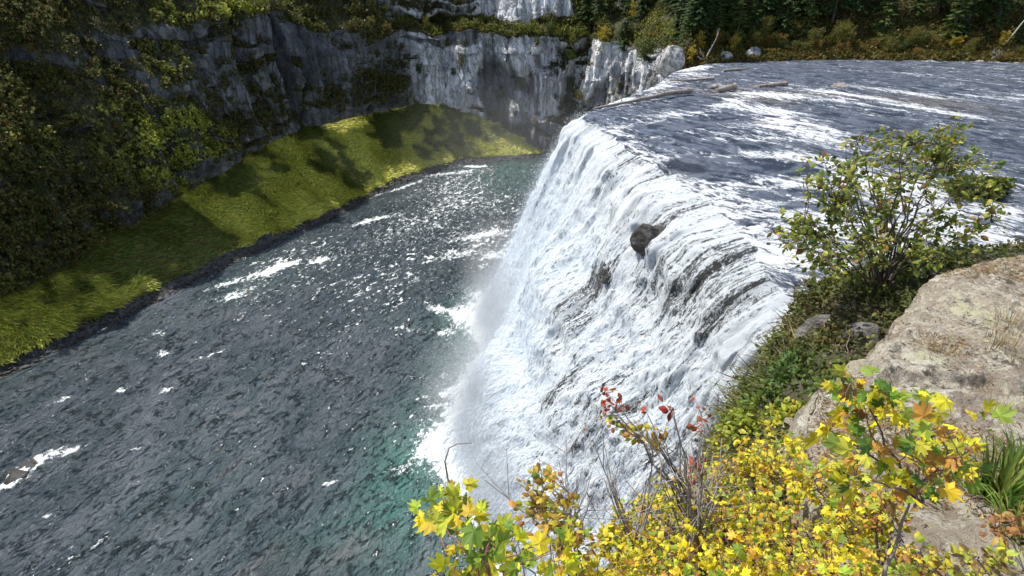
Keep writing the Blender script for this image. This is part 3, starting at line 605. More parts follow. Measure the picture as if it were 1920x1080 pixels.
ac = Acc(); r = np.random.default_rng(5)
ss_ = sv[(sv > arc[2]-8) & (sv < arc[9])]; Sh = cr(KS, ss_); Ns = unit(cr(KN, ss_))
for k in range(1500):
    i = r.integers(len(ss_)); o = abs(r.normal())*1.1-.5; s = .10+.26*r.random()**2.5*(1.6 if r.random() < .2 else 1)
    V, Fq = ICO[1]; V = V*(1+.3*r.normal(size=(len(V), 1)))*s*np.array([1.2, 1.1, .7])
    ac.add(V+np.array([*(Sh[i]+Ns[i]*o), ZL+max(o, 0)*.5+.05]), Fq)
ac.build('shore_rubble', M['wetrock']); tag(bpy.data.objects['shore_rubble'], kind='stuff')

# ------------------------------------------------------------------ trees
def conifer(seed, H=16., wd=3.2, crown0=.08, tint=0, fine=1.):
    r = np.random.default_rng(seed); tr = Acc(); cw = Acc(); z = np.linspace(0, H, 9)
    tube(tr, np.c_[.12*np.sin(z*.4+seed), .1*np.cos(z*.5), z-.6], np.linspace(.24, .03, 9)*H/14, 7, (.11, .085, .065))
    nb = int(H*10*fine); hb = H*(crown0+(1-crown0)*r.random(nb)**.9)
    Ps, Ys, Cs, Ss, Ns = [], [], [], [], []
    for h in hb:
        f = (h/H-crown0)/(1-crown0); L = wd*(1-f)**.75*(.65+.5*r.random())+.2; a = r.random()*2*PI
        d = np.array([math.cos(a), math.sin(a), .12-.35*(1-f)]); k = max(4, int(L*9*fine)); u_ = np.linspace(.15, 1, k)[:, None]
        pts = np.array([0, 0, h])+d*L*u_; pts[:, 2] -= .10*L*(u_[:, 0]**2); side = np.array([-d[1], d[0], 0])
        for sg in (-1, 1):
            Ps.append(pts); Ys.append(unit(d*.6+sg*side*(.9)+np.array([0, 0, -.25])+.25*r.normal(size=(k, 3)))); Ss.append((.30+.55*(1-u_[:, 0]))*min(1, .5+L*.25)); 
            sh = r.choice(3, k); base = np.array([(.028, .068, .018), (.042, .088, .024), (.06, .10, .026)])[sh]; base = base*(1+tint*np.array([1.2, .6, 0]))
            Cs.append(base*(.8+.5*r.random((k, 1)))); Ns.append(np.tile([0, 0, 1.], (k, 1))+.5*r.normal(size=(k, 3)))
    leaves(cw, np.concatenate(Ps), np.concatenate(Ys), np.concatenate(Ns), np.concatenate(Ss), np.concatenate(Cs), blade_T(.16, .2))
    return tr, cw
def broad(seed, H=5., wd=2., cols=((.4, .3, .03),), n=1500, size=.22, stems=4, lowstart=.15):
    r = np.random.default_rng(seed); tr = Acc(); cw = Acc(); cent = []
    for k in range(stems):
        a = r.random()*2*PI; L = H*(.7+.3*r.random()); sp_ = wd*.6*r.random(); z = np.linspace(0, 1, 6)
        pts = np.c_[np.cos(a)*sp_*z**1.3, np.sin(a)*sp_*z**1.3, z*L-.3]; pts[1:] += .06*L*r.normal(size=(5, 3))*.5
        tube(tr, pts, np.linspace(.05, .012, 6)*H/5+.01, 5, (.25, .22, .18))
        for q_ in np.linspace(lowstart+.1, 1, 6):
            c = pts[int(q_*5)]
            for e_ in range(3): cent.append(c+r.normal(size=3)*np.array([wd*.28, wd*.28, H*.07]))
    cent = np.array(cent); k = r.choice(len(cent), n); rad = (.16+.16*r.random(len(cent)))*wd
    P = cent[k]+rdir(n, r)*rad[k][:, None]*(r.random((n, 1))**.4)*np.array([1, 1, .8]); P[:, 2] = np.maximum(P[:, 2], .05)
    leaves(cw, P, rdir(n, r), rdir(n, r)+np.array([0, 0, .5]), size*(.6+.8*r.random(n)), palette(cols, n, .22, r), CARD)
    return tr, cw
CACHE = {}
def plant(key, maker, loc, sc, rz, name, label, cat, group=None, tilt=(0, 0)):
    """first use builds trunk and crown meshes, later uses copy the objects with shared data"""
    e = empty(name, loc, label=label, cat=cat, group=group); e.rotation_euler = (tilt[0], tilt[1], rz); e.scale = (sc if isinstance(sc, tuple) else (sc, sc, sc))
    if key not in CACHE:
        tr, cw, cm = maker(); CACHE[key] = (tr.build('trunk', M['bark'], e, True), cw.build('crown', cm, e))
    else:
        for o in CACHE[key]: c = o.copy(); COL.objects.link(c); c.parent = e
    return e
YEL = ((.50, .36, .03), (.42, .33, .04), (.55, .42, .06)); GRN = ((.07, .10, .02), (.10, .13, .025), (.05, .08, .018)); RUS = ((.27, .14, .03), (.18, .11, .03), (.32, .21, .035), (.14, .12, .03)); OLV = ((.17, .17, .03), (.11, .12, .025), (.25, .21, .035))
def mkc(seed, **k): return lambda: (*conifer(seed, **k), M['needle'])
def mkb(seed, **k): return lambda: (*broad(seed, **k), M['leaf'])
CK = [mkc(301, H=17, wd=3.3), mkc(302, H=14, wd=2.6, crown0=.03), mkc(303, H=19, wd=3.8, crown0=.14), mkc(304, H=12, wd=2.4, tint=.6, crown0=.02)]
BK = {'yel': [mkb(311, H=4.6, wd=2.4, cols=YEL), mkb(312, H=5.5, wd=1.7, cols=YEL)], 'grn': [mkb(313, H=4, wd=2.4, cols=GRN), mkb(314, H=3.2, wd=2.6, cols=GRN)],
      'rus': [mkb(315, H=3.2, wd=2.6, cols=RUS), mkb(316, H=2.6, wd=2.8, cols=RUS)], 'olv': [mkb(317, H=4.2, wd=2.8, cols=OLV), mkb(318, H=6.5, wd=3.6, cols=OLV, n=2600)]}
r = np.random.default_rng(77)
def bank_at(px, up):    # bank surface point in the picture column px, 'up' metres behind the waterline
    k = np.argmin(abs(q2-.68)); x, y, D = proj(bank[:, k]); e = abs(x-px)+(D < 1)*1e9+(bank[:, k, 1] > 125)*0
    i = np.argmin(e); d = np.linalg.norm(bank[i, :, :2]-bank[i, k, :2], axis=1); j = np.argmin(abs(d-up)+(np.arange(len(q2)) < k)*99); return bank[i, j]
# conifers at the end of the crest and along the far bank, near ones described one by one
SPEC = [(1160, 3.0, 1, .98, 'narrow dark green conifer rising beside the yellow tree on the pale cliff edge'), ]
def on_wall(px, py, n=6): return pick(wall, px, py, n)[0]
def put(kind, k, p, sc, label, group=None, name=None, tilt=(0, 0)):
    rz = r.random()*6.28
    if kind == 'con': return plant('c%d' % k, CK[k], p, sc, rz, name or 'conifer', label, 'tree', group, tilt)
    return plant(kind+str(k), BK[kind][k], p, sc, rz, name or 'shrub', label, 'shrub' if name is None else 'tree', group, tilt)
put('yel', 0, on_wall(1128, 78), .85, 'round bright yellow tree at the lip of the pale cliff beyond the falls', name='aspen_tree')
put('con', 1, on_wall(1165, 92), 1.0, 'narrow dark green conifer on the cliff lip just right of the round yellow tree')
put('grn', 0, on_wall(1205, 112), 1.25, 'drooping olive green tree hanging over the cliff face left of the grey boulder', name='juniper_tree')
put('yel', 1, bank_at(1289, 1.2), .72, 'small golden tree standing right of the rounded grey boulder at the far crest', name='aspen_tree')
put('yel', 1, bank_at(1379, 3.), .80, 'slim golden tree behind the bank between the leaning snag and the pale rock', name='aspen_tree')
put('yel', 0, on_wall(1180, 30, 10), .9, 'tall straw yellow tree top showing between the dark conifers above the cliff', name='aspen_tree')
put('yel', 0, on_wall(1250, 92, 10), .33, 'tiny yellow shrub on top of the rounded grey boulder')
put('rus', 0, on_wall(1215, 78, 10), .8, 'orange and yellow shrub between the olive tree and the grey boulder')
G1 = 'dark conifers of the forest behind the far bank'; LB = 'dark green conifer in the shaded forest behind the far bank of the upper river'
for row, (u0, u1, cnt) in enumerate(((6, 9, 17), (10, 15, 18), (17, 24, 18), (27, 38, 18))):
    for k in range(cnt):
        px = 1215+(1960-1215)*(k+.5+.5*r.uniform(-1, 1))/cnt
        if row == 0 and px > 1500 and r.random() < .45: continue
        put('con', int(r.integers(4)), bank_at(px, r.uniform(u0, u1)), r.uniform(.8, 1.15), LB, G1)
for k in range(64):       # conifers above the cliffs on the way round to the left
    i = np.searchsorted(sv, r.uniform(arc[9]+2, arc[13]-1)); j = np.argmin(abs(q-r.uniform(.81, .93))); 
    put('con', int(r.integers(4)), wall[i, j]-np.array([0, 0, .2]), r.uniform(.6, .95), 'dark green conifer growing on the plateau above the pale cliffs', 'conifers above the pale cliffs')
G2 = 'autumn shrubs along the far bank'
for k in range(62):
    px = r.uniform(1300, 1945); kd = r.choice(['rus', 'olv', 'grn', 'yel'], p=[.42, .36, .16, .06]); up = r.uniform(.6, 8)
    nm = {'rus': 'russet autumn shrub', 'olv': 'olive green shrub', 'grn': 'dark green shrub', 'yel': 'golden autumn shrub'}[kd]
    put(kd, int(r.integers(2)), bank_at(px, up), r.uniform(.5, .85)*(.65 if up < 3 else 1), nm+' in the thicket along the far bank of the upper river', nm+'s of the far bank thicket')
# shrubs and small trees clinging to the cliffs: pixels they stand at
LW = [(925, 40, 'grn', .7), (860, 62, 'rus', .7), (905, 66, 'rus', .8), (950, 72, 'grn', .9), (990, 62, 'grn', .8), (1035, 66, 'grn', 1.), (1010, 90, 'grn', .8), (830, 44, 'grn', .7), (980, 165, 'olv', .55), (995, 150, 'grn', .6), (1072, 110, 'grn', 1.), (1070, 160, 'grn', 1.), (1085, 190, 'olv', .8), (865, 130, 'olv', .6), (845, 140, 'grn', .7),
      (1035, 222, 'olv', .5), (1000, 222, 'rus', .5), (970, 222, 'grn', .5), (1155, 165, 'olv', .5), (1145, 178, 'olv', .45), (780, 140, 'grn', .8), (800, 50, 'olv', .7), (730, 60, 'rus', .7), (700, 45, 'olv', .8)]
for px, py, kd, s in LW:
    nm = {'rus': 'russet', 'olv': 'olive green', 'grn': 'dark green', 'yel': 'golden'}[kd]
    put(kd, int(r.integers(2)), on_wall(px, py), s*.8, nm+' shrub clinging to the pale cliff beyond the falls', nm+' shrubs on the pale cliff')
wv = inview(wall, 40, 40)*ss(.5, .7, vv)*(A < arc[7])*(1-.75*ss(arc[3], arc[4], A)); Pp, Nn_, ii, jj = tri_pick(wall, wv, 130, r)
for k in range(130):
    kd = r.choice(['olv', 'grn', 'rus'], p=[.5, .4, .1]); nm = {'rus': 'russet', 'olv': 'olive green', 'grn': 'dark green'}[kd]
    put(kd, int(r.integers(2)), Pp[k]-np.array([0, 0, .3]), r.uniform(.18, .4), nm+' shrub rooted on the dark left canyon wall', nm+' shrubs on the left canyon wall')
wv = inview(T2)*(1-rock)*ss(.15, .3, tt); Pp, Nn_, ii, jj = tri_pick(T2, wv, 22, r)
for k in range(22):
    put('grn' if k % 3 else 'olv', k % 2, Pp[k]-np.array([0, 0, .3]), r.uniform(.15, .32), ('dark green' if k % 3 else 'olive green')+' low bush on the grassy talus slope', ('dark green' if k % 3 else 'olive green')+' bushes on the talus slope')

# ------------------------------------------------------------------ logs, snags and rocks on the upper river
def rock_obj(name, p, size, seed, mat, label, rz=0, sub=4, **k):
    V, Fq = rockV(sub, size, seed, **k); c, s = math.cos(rz), math.sin(rz); V = V@np.array([[c, s, 0], [-s, c, 0], [0, 0, 1]])
    o = mk(name, V, [Fq], mat, None, True, None, tuple(p)); return tag(o, label, 'boulder' if name == 'boulder' else 'rock')
def log_obj(p0, p1, r0, r1, label, seed, branches=0, zoff=.1):
    rr = np.random.default_rng(seed); p0, p1 = np.array(p0, float), np.array(p1, float); n = 26; f = np.linspace(0, 1, n)[:, None]; L = np.linalg.norm(p1-p0)
    pts = p0*(1-f)+p1*f+np.c_[fbm(f[:, 0]*4, seed, 0, 3, 1), fbm(f[:, 0]*4, seed+9, 0, 3, 2), .4*fbm(f[:, 0]*4, seed+5, 0, 3, 3)]*L*.022
    rad = (r0*(1-f)+r1*f)[:, 0]*(1+.22*fbm(f[:, 0]*9, seed, 3, 3, 4)); rad *= 1+.25*(vn(np.floor(f[:, 0]*11), seed, 0, 9)-.5)
    a = Acc(); tube(a, pts-p0, rad, 12); o = None
    e = empty('log', p0+np.array([0, 0, zoff]), label=label, cat='log'); a.build('trunk', M['log'], e, True)
    for k in range(branches):
        i = rr.integers(6, n-5); d = unit(rr.normal(size=3)*.5+np.array([0, 0, 1.])+.8*unit(p0-p1)); q_ = np.linspace(0, 1, 5)[:, None]
        b = Acc(); tube(b, pts[i]-p0+d*q_*(.7+.9*rr.random())+.05*rr.normal(size=(5, 3)), np.linspace(.07, .02, 5), 6); b.build('branch_stub', M['log'], e, True)
    return e
Z0 = lambda x, y, z=.15: uz(x, y, z)
log_obj(Z0(1114, 206, .2), Z0(1294, 170, .6), .12, .36, 'long grey driftwood log resting across the lip of the falls', 3, 4)
log_obj(Z0(1256, 153), Z0(1339, 149, .35), .10, .26, 'thin pale driftwood log lying behind the long log at the crest', 4)
log_obj(Z0(1356, 134), Z0(1402, 130), .25, .2, 'short dark log nearest the far bank in the upper river', 5)
log_obj(Z0(1423, 163, .35), Z0(1474, 158, .45), .28, .36, 'short thick sunlit log lying in the middle of the upper river', 6, 0)
log_obj(Z0(1405, 162, .0), Z0(1425, 163, .1), .12, .2, 'dark broken log end left of the thick sunlit log', 7)
log_obj(Z0(1343, 172, .3), Z0(1377, 163, .6), .34, .42, 'broken tan log chunk jammed against a grey rock above the cascade', 8)
rock_obj('rock', Z0(1344, 164, .1), (1.5, 1.1, .75), 31, M['greyrock'], 'grey rock touching the broken tan log chunk above the cascade')
rock_obj('rock', Z0(1573, 167, .0), (1.5, 1.1, .85), 32, M['dryrock'], 'lone brown rock standing out of the middle of the upper river')
rock_obj('boulder', uz(1248, 108, 1.2)*.0+np.array([29.6, 107.0, .6]), (2.7, 2.4, 3.2), 33, M['greyrock'], 'rounded pale grey boulder at the far end of the falls crest', sub=5)
rock_obj('boulder', bank_at(1420, 2)+np.array([0, 0, .3]), (1.6, 1.4, 1.7), 34, M['greyrock'], 'pale grey boulder on the far bank right of the slim golden tree', sub=5)
rock_obj('boulder', bank_at(1362, 1)+np.array([0, 0, .1]), (1.7, 1.2, 1.1), 35, M['greyrock'], 'low grey boulder at the waterline right of the leaning snag', sub=4)
for k, px in enumerate((1745, 1830, 1860, 1905)):
    rock_obj('rock', bank_at(px, .1)+np.array([0, -.3, -.2]), (1.3, .8, .45), 40+k, M['greyrock'], ['flat grey rock at the far waterline left of the bleached branches', 'grey rock at the far waterline right of the bleached branches', 'low grey rock second from the right on the far waterline', 'grey rock farthest right on the far waterline'][k])
def snag(p, dirs, label, rad=.16, seed=0, tw=3):
    rr = np.random.default_rng(seed); e = empty('dead_tree', p, label=label, cat='dead tree')
    for k, (d, L) in enumerate(dirs):
        d = unit(d); f = np.linspace(0, 1, 9)[:, None]; pts = d*L*f+.03*L*np.cumsum(rr.normal(size=(9, 3)), 0)*.35; b = Acc(); tube(b, pts, np.linspace(rad, rad*.25, 9), 6, (.50, .48, .45))
        for q_ in range(tw):
            i = rr.integers(3, 8); d2 = unit(d+.9*rr.normal(size=3)); g = np.linspace(0, 1, 5)[:, None]; tube(b, pts[i]+d2*g*L*.3+.04*rr.normal(size=(5, 3)), np.linspace(rad*.4, .015, 5), 5, (.50, .48, .45))
        b.build('limb', M['bark'], e, True)
    return e
snag(bank_at(1322, .6), [((.42, 0, 1), 5.2), ((-.5, .1, .9), 2.6), ((.9, -.3, .25), 1.7), ((-.9, -.2, .5), 2.)], 'bleached leaning dead tree at the waterline between the two golden trees', .17, 1)
snag(bank_at(1875, .6)+np.array([0, 0, .1]), [((-1, 0, .9), 2.6), ((-.8, -.1, .55), 2.8), ((-.6, .1, 1.1), 2.2), ((-1, -.2, .3), 2.4), ((-.2, 0, 1), 1.8)], 'fan of bleached dead branches on the far bank near the right edge', .06, 2, 5)
snag(on_wall(1217, 80, 10)+np.array([0, 0, .3]), [((-.6, 0, .5), 1.6), ((.8, 0, .4), 1.8)], 'small white dead branches above the cliff left of the grey boulder', .10, 3)
snag(bank_at(1900, 5), [((.45, 0, 1), 12)], 'pale leaning dead trunk among the trees at top right', .16, 4, 4)
# rocks breaking the waterfall and the lower river
def fpt(px, py): i, j = fidx(px, py); return F[i, j]
rock_obj('rock', fpt(1206, 450)+np.array([.75, .1, -.45]), (2.0, 1.9, 2.2), 57, M['wetrock'], 'large black wet rock jutting through the middle of the falls', sub=5, rough=.9, angular=1.6)
rock_obj('rock', fpt(1128, 514)+np.array([.9, .2, -.3]), (1.6, 1.7, 1.3), 52, M['wetrock'], 'smaller black wet rock in the falls below the large black rock', sub=5, rough=.9, angular=1.6)
for k, (px, py, s, lab) in enumerate(((915, 612, 1.2, 'dark rock in the foam at the foot of the falls'), (465, 553, .9, 'dark rock in the lower river off the far shore'), (205, 612, 1.3, 'dark rock washed by foam close to the grassy shore'), (60, 873, 1.2, 'dark rock in the white rapid at the left edge'), (28, 893, 1.4, 'largest dark rock in the white rapid at the left edge'), (505, 710, .8, 'submerged brown rock in the middle of the lower river'), (1000, 545, .1, ''), (872, 725, 1.2, 'brown rock awash below the falls'), (350, 710, .8, 'brown rock awash left of the middle of the lower river'))):
    if lab: rock_obj('rock', uz(px, py, ZL-.15), (s, s*.8, s*.38), 60+k, M['wetrock'], lab, sub=3)

# ------------------------------------------------------------------ spray
r = np.random.default_rng(91); ac = Acc()
T_ = np.array([(-.5, 0, 0), (.5, 0, .2), (0, 1, 0)]); T_ = (T_, np.array([[0, 1, 2]]))
def spray(n, w, off, size, jit=.3, up=0.):
    P, Nr, i, j = tri_pick(F, w*inview(F, 60, 60), n, r); Nr *= np.sign(-Nr[:, :1]+1e-9)
    dn = np.gradient(F, axis=1)[i, j]; P = P+Nr*(np.abs(r.normal(size=(n, 1)))*off*(.3+tail[i, j][:, None])+.05)+jit*r.normal(size=(n, 3)); P[:, 2] += up*r.random(n); P[:, 2] = np.maximum(P[:, 2], ZL+.3)
    leaves(ac, P, unit(unit(dn)+.5*r.normal(size=(n, 3))), rdir(n, r), size*(.4+1.2*r.random(n)**2), np.ones((n, 3)), T_)
farw = ss(8.2, 5.5, SS)
spray(150000, (.25+tail)*ss(.04, .2, tail), .8, .05)
spray(160000, farw*(.2+tail)*ss(3, 4.5, SS), 1.2, .055)
spray(150000, ss(.7, 1, tail)*ss(3.5, 5, SS)*ss(13, 10, SS), 2.0, .055, .6, 1.8)
def strands(n, w, off, ln0, wd):
    P, Nr, i, j = tri_pick(F, w*inview(F, 60, 60), n, r); Nr *= np.sign(-Nr[:, :1]+1e-9); dn = unit(np.gradient(F, axis=1)[i, j])
    P = P+Nr*(off*r.random((n, 1))*(.25+tail[i, j][:, None])+.04)
    leaves(ac, P, dn+.10*r.normal(size=(n, 3)), Nr+.5*r.normal(size=(n, 3)), ln0*(.4+r.random(n)), np.ones((n, 3)), (np.array([(-wd, .1, 0), (wd, 0, 0), (wd*.4, .7, .02), (-wd*.5, 1, 0)]), np.array([[0, 1, 2], [0, 2, 3]])))
strands(80000, foam**2*ss(.08, .35, tail)*ss(.3, .6, foam), .55, .55, .07)
ac.build('spray', M['spray']); tag(bpy.data.objects['spray'], kind='stuff')

# ------------------------------------------------------------------ near bank
EB = [(2200, 455, 13.5, 2200, 540, 8.8), (1900, 474, 12.5, 1900, 505, 8.5), (1750, 492, 12, 1760, 540, 7.6), (1620, 512, 12, 1690, 600, 6.9), (1530, 545, 12, 1650, 665, 6.2), (1488, 620, 11.2, 1590, 715, 5.6),
      (1440, 690, 10, 1535, 775, 5), (1385, 755, 8.7, 1520, 860, 4.4), (1335, 850, 7.2, 1560, 970, 3.6), (1265, 950, 6, 1600, 1100, 2.9), (1120, 1090, 5, 1500, 1300, 2.2), (900, 1270, 4.2, 900, 1600, 1.9)]
E_ = np.array([ud(*b[:3]) for b in EB]); I_ = np.array([ud(*b[3:]) for b in EB])-np.array([0, 0, .45])
E_ = np.vstack([[46, 6, 8.2], E_]); I_ = np.vstack([[46, 0, 9.6], I_])
outw = np.array([unit((-.25, 1.)) if k < 3 else unit((-.6, .8)) if k < 5 else unit((-.95, .3)) for k in range(-1, len(EB))]); kk = np.arange(-1, len(EB), dtype=float)
ks = np.concatenate([np.arange(-1, 0, .04), np.arange(0, len(EB)-1, .011)]); nk_ = len(ks)
def ci(Aq): return np.stack([np.interp(ks, kk, Aq[:, c]) for c in range(Aq.shape[1])], 1)
Es, Is, Os = ci(E_), ci(I_), ci(outw)
vr = np.concatenate([np.linspace(0, 1, 260), np.linspace(1, 2, 41)[1:]]); NB = np.zeros((nk_, 300, 3)); Qs = Is+np.concatenate([-Os*np.interp(ks, [-1, 3, 12], [6, 12, 9])[:, None], np.zeros((nk_, 1))], 1)+np.array([4., -5, 0]); Qs[:, 2] = 9.4
for c, v in enumerate(vr):
    if v < .5:      # rock face under the edge
        f = 1-v/.5; o = .25*f+2.8*f*f; NB[:, c] = Es; NB[:, c, :2] += Os*o; NB[:, c, 2] -= 26*f**1.35+.1*f
    elif v > 1:
        f = v-1; NB[:, c] = Is*(1-f)+Qs*f; NB[:, c, 2] = 9.5+(Is[:, 2]-9.5)*max(0, 1-f*5)
    else:
        f = (v-.5)/.5; NB[:, c] = Es*(1-f)+Is*f; NB[:, c, 2] += .35*math.sin(f*PI)
nn_ = gnormal(NB); nn_ *= np.sign(nn_[..., 2:]+.3*-nn_[..., :1]); vb = vr[None]+0*ks[:, None]
dn = .30*fbm(NB[..., 0]*.9, NB[..., 1]*.9, NB[..., 2]*.5, 4, 601)+.8*ss(.52, .45, vb)*(ridge(NB[..., 0]*.4, NB[..., 1]*.4, NB[..., 2]*.25, 4, 602)-.6)+.08*fbm(NB[..., 0]*4, NB[..., 1]*4, NB[..., 2]*4, 3, 603)
NB = NB+nn_*dn[..., None]
grid_obj('near_bank', NB, M['near'], flip=True); tag(bpy.data.objects['near_bank'], kind='structure')

# big lichened boulder
OB = [(1512, 815, 4.5), (1530, 735, 4.9), (1575, 695, 5.3), (1640, 652, 5.8), (1662, 618, 6.2), (1700, 578, 6.7), (1760, 524, 7.4), (1830, 505, 7.9), (1925, 493, 8.4), (2150, 500, 8.8), (2400, 700, 6), (2300, 1000, 3.6), (2000, 1130, 2.7), (1760, 1120, 2.75), (1610, 1010, 3.3), (1530, 900, 3.9)]
ob = np.array([ud(*b) for b in OB]); no = len(ob); th = np.linspace(0, no, 520, endpoint=False); i0 = np.floor(th).astype(int); t_ = (th-i0)[:, None]
p0, p1, p2, p3 = ob[(i0-1) % no], ob[i0], ob[(i0+1) % no], ob[(i0+2) % no]
oo = .5*((2*p1)+(p2-p0)*t_+(2*p0-5*p1+4*p2-p3)*t_*t_+(3*p1-p0-3*p2+p3)*t_**3)
cb = ud(1800, 740, 5.2)+np.array([.4, 0, .10])
rr_ = np.concatenate([np.linspace(0, 1, 150)**.8, np.linspace(1, 2, 50)[1:]]); BD = np.zeros((len(oo)+1, len(rr_), 3)); oo = np.vstack([oo, oo[:1]])
for c, q_ in enumerate(rr_):
    f = min(q_, 1); BD[:, c, :2] = cb[:2]+(oo[:, :2]-cb[:2])*f; BD[:, c, 2] = cb[2]*(1-f**2)+oo[:, 2]*f**2
    e = max(q_-1, 0); BD[:, c, :2] += (oo[:, :2]-cb[:2])*(.07*math.sin(min(e*3, 1)*PI/2)-.10*e*e); BD[:, c, 2] -= 2.6*e**1.15
    BD[:, c, 2] += .13*(1-ss(.80, 1, f))
bx, by = BD[..., 0], BD[..., 1]; fr = np.minimum(rr_, 1)[None]
bn = gnormal(BD); bn *= np.sign(bn[..., 2:]+1e-6)
bdsp = .20*fbm(bx*.7, by*.7, BD[..., 2]*.5, 3, 611)+.11*fbm(bx*2.2, by*2.2, BD[..., 2]*2, 4, 612)-.10*ss(.72, .86, ridge(bx*.55+.2, by*.9, 1, 2, 613))+.05*fbm(bx*9, by*9, BD[..., 2]*6, 3, 614)
bdsp = bdsp*ss(0, .15, rr_)[None]
BD = BD+bn*bdsp[..., None]; BD[-1] = BD[0]
o = grid_obj('boulder', BD-cb, M['boulder'], flip=False); o.location = cb; tag(o, 'huge tan boulder with pale lichen filling the right foreground', 'boulder')

# ------------------------------------------------------------------ foreground plants
def near_pt(px, py): return pick(NB[:, 125:260], px, py, 8)[0]
def bd_pt(px, py): return pick(BD[:, :150], px, py, 8)[0]
YM = [(.80, .62, .03), (.72, .58, .05), (.58, .56, .07), (.30, .40, .05), (.70, .38, .05), (.40, .19, .05)]
def shrub(name, label, cat, base, blobs, n_main=5, n_twig=40, per=10, T=OVAL, size=.05, cols=YM, w=None, dd=.3, rad=.012, up=.4, stem=(.16, .11, .09), group=None, seed=1, spread=.35, droop=.0, var=.2, wind=(-.2, 0, 0), leafN=(0, -.15, 1.)):
    r = np.random.default_rng(seed); base = np.asarray(base, float); e = empty(name, base, label=label, cat=cat, group=group)
    bw = np.array([b[2]*b[3] for b in blobs], float); bw /= bw.sum(); st = Acc(); lf = Acc(); mains = []
    def target():
        b = blobs[r.choice(len(blobs), p=bw)]; a = r.random()*2*PI; q_ = math.sqrt(r.random()); D = b[4] if len(b) > 4 else None
        return ud(b[0]+b[2]*q_*math.cos(a), b[1]+b[3]*q_*math.sin(a), (D or 3)+dd*r.normal())-base
    def curve(a, b, n, sag, rad0, rad1, j=.03):
        f = np.linspace(0, 1, n)[:, None]; L = np.linalg.norm(b-a); mid = (a+b)/2+np.array([0, 0, sag*L]); p = (1-f)**2*a+2*f*(1-f)*mid+f*f*b
        p[1:-1] += j*L*r.normal(size=(n-2, 3)); tube(st, p, np.linspace(rad0, rad1, n), 5, np.asarray(stem)*(.7+.6*r.random())); return p
    for k in range(n_main): mains.append(curve(np.array([*(r.normal(size=2)*.05), -.05]), target(), 9, up*.25, rad, rad*.25, .015))
    ap = np.concatenate([m_[2:] for m_ in mains]); Ps, Ys, = [], []
    for k in range(n_twig):
        t = target(); d = np.linalg.norm(ap-t, axis=1)+.35*np.maximum(ap[:, 2]-t[2], 0); a = ap[np.argmin(d)]; p = curve(a, t, 6, .08, rad*.35, rad*.12, .03)
        m_ = max(1, int(per*(.5+r.random()))); f = r.uniform(.25, 1, m_)*5; i = np.minimum(f.astype(int), 4); q_ = p[i]+(p[i+1]-p[i])*(f-i)[:, None]
        dv = unit(unit(t-a+1e-6)*.6+r.normal(size=(m_, 3))*.8+np.asarray(wind)*1.); 
        Ps.append(q_+dv*size*.35*r.random((m_, 1))+spread*size*r.normal(size=(m_, 3))); Ys.append(dv-np.array([0, 0, droop]))
    Ps, Ys = np.concatenate(Ps), np.concatenate(Ys); n = len(Ps)
    leaves(lf, Ps, Ys, np.asarray(leafN)+.55*r.normal(size=(n, 3)), size*(.45+.95*r.random(n)**1.3), palette(cols, n, var, r, w), T)
    st.build('stems', M['bark'], e, True); lf.build('foliage', M['leaf'], e); return e
# the broad green shrub beyond the boulder
GR = [(.12, .17, .03), (.19, .23, .035), (.29, .30, .04), (.42, .38, .06), (.07, .10, .025), (.30, .16, .04)]
shrub('shrub', 'tall many-stemmed green shrub at the cliff edge in front of the upper river', 'shrub', ud(1652, 548, 8.9),
      [(1560, 330, 70, 60, 8.5), (1650, 290, 90, 55, 8.6), (1740, 290, 70, 60, 8.6), (1800, 270, 60, 50, 8.6), (1840, 320, 45, 40, 8.5), (1545, 440, 80, 55, 8.3), (1620, 400, 90, 60, 8.6), (1720, 390, 90, 60, 8.6), (1495, 460, 55, 45, 8.4), (1480, 430, 30, 30, 8.4), (1640, 480, 110, 40, 8.3), (1560, 510, 60, 25, 8.3), (1770, 450, 90, 50, 8.6), (1800, 230, 35, 20, 8.5), (1850, 400, 40, 50, 8.6)],
      n_main=30, n_twig=430, per=9.5, size=.10, cols=GR, w=[.25, .27, .2, .12, .1, .06], dd=.5, rad=.020, up=.5, seed=11, T=OVAL, stem=(.10, .075, .06), droop=.25)
shrub('shrub', 'small green shrub hanging below the tall green shrub above the falls', 'shrub', ud(1560, 590, 10.2), [(1535, 560, 60, 50, 10), (1590, 540, 60, 35, 9.8), (1650, 545, 60, 25, 8.8)], 10, 130, 12, size=.09, cols=[(.06, .08, .02), (.10, .12, .025), (.14, .14, .03)], dd=.3, seed=12)
# mossy islet with bush in the river beyond
ip = uz(1850, 365, 0); rock_obj('boulder', ip+np.array([0, 0, -.2]), (2.9, 2.1, .9), 71, M['wetrock'], 'mossy rock islet in the upper river behind the green shrub', sub=4)
for kx, lab in ((1815, 'left'), (1862, 'right')):
    shrub('bush', 'low green bush on the %s half of the mossy islet' % lab, 'bush', uz(kx, 365, .3), [(kx-15, 350, 28, 16, 39), (kx+12, 352, 28, 18, 39)], 8, 90, 14, T=CARD, size=.30, cols=[(.10, .13, .02), (.15, .17, .03), (.07, .09, .02)], dd=.6, rad=.03, seed=13+kx)

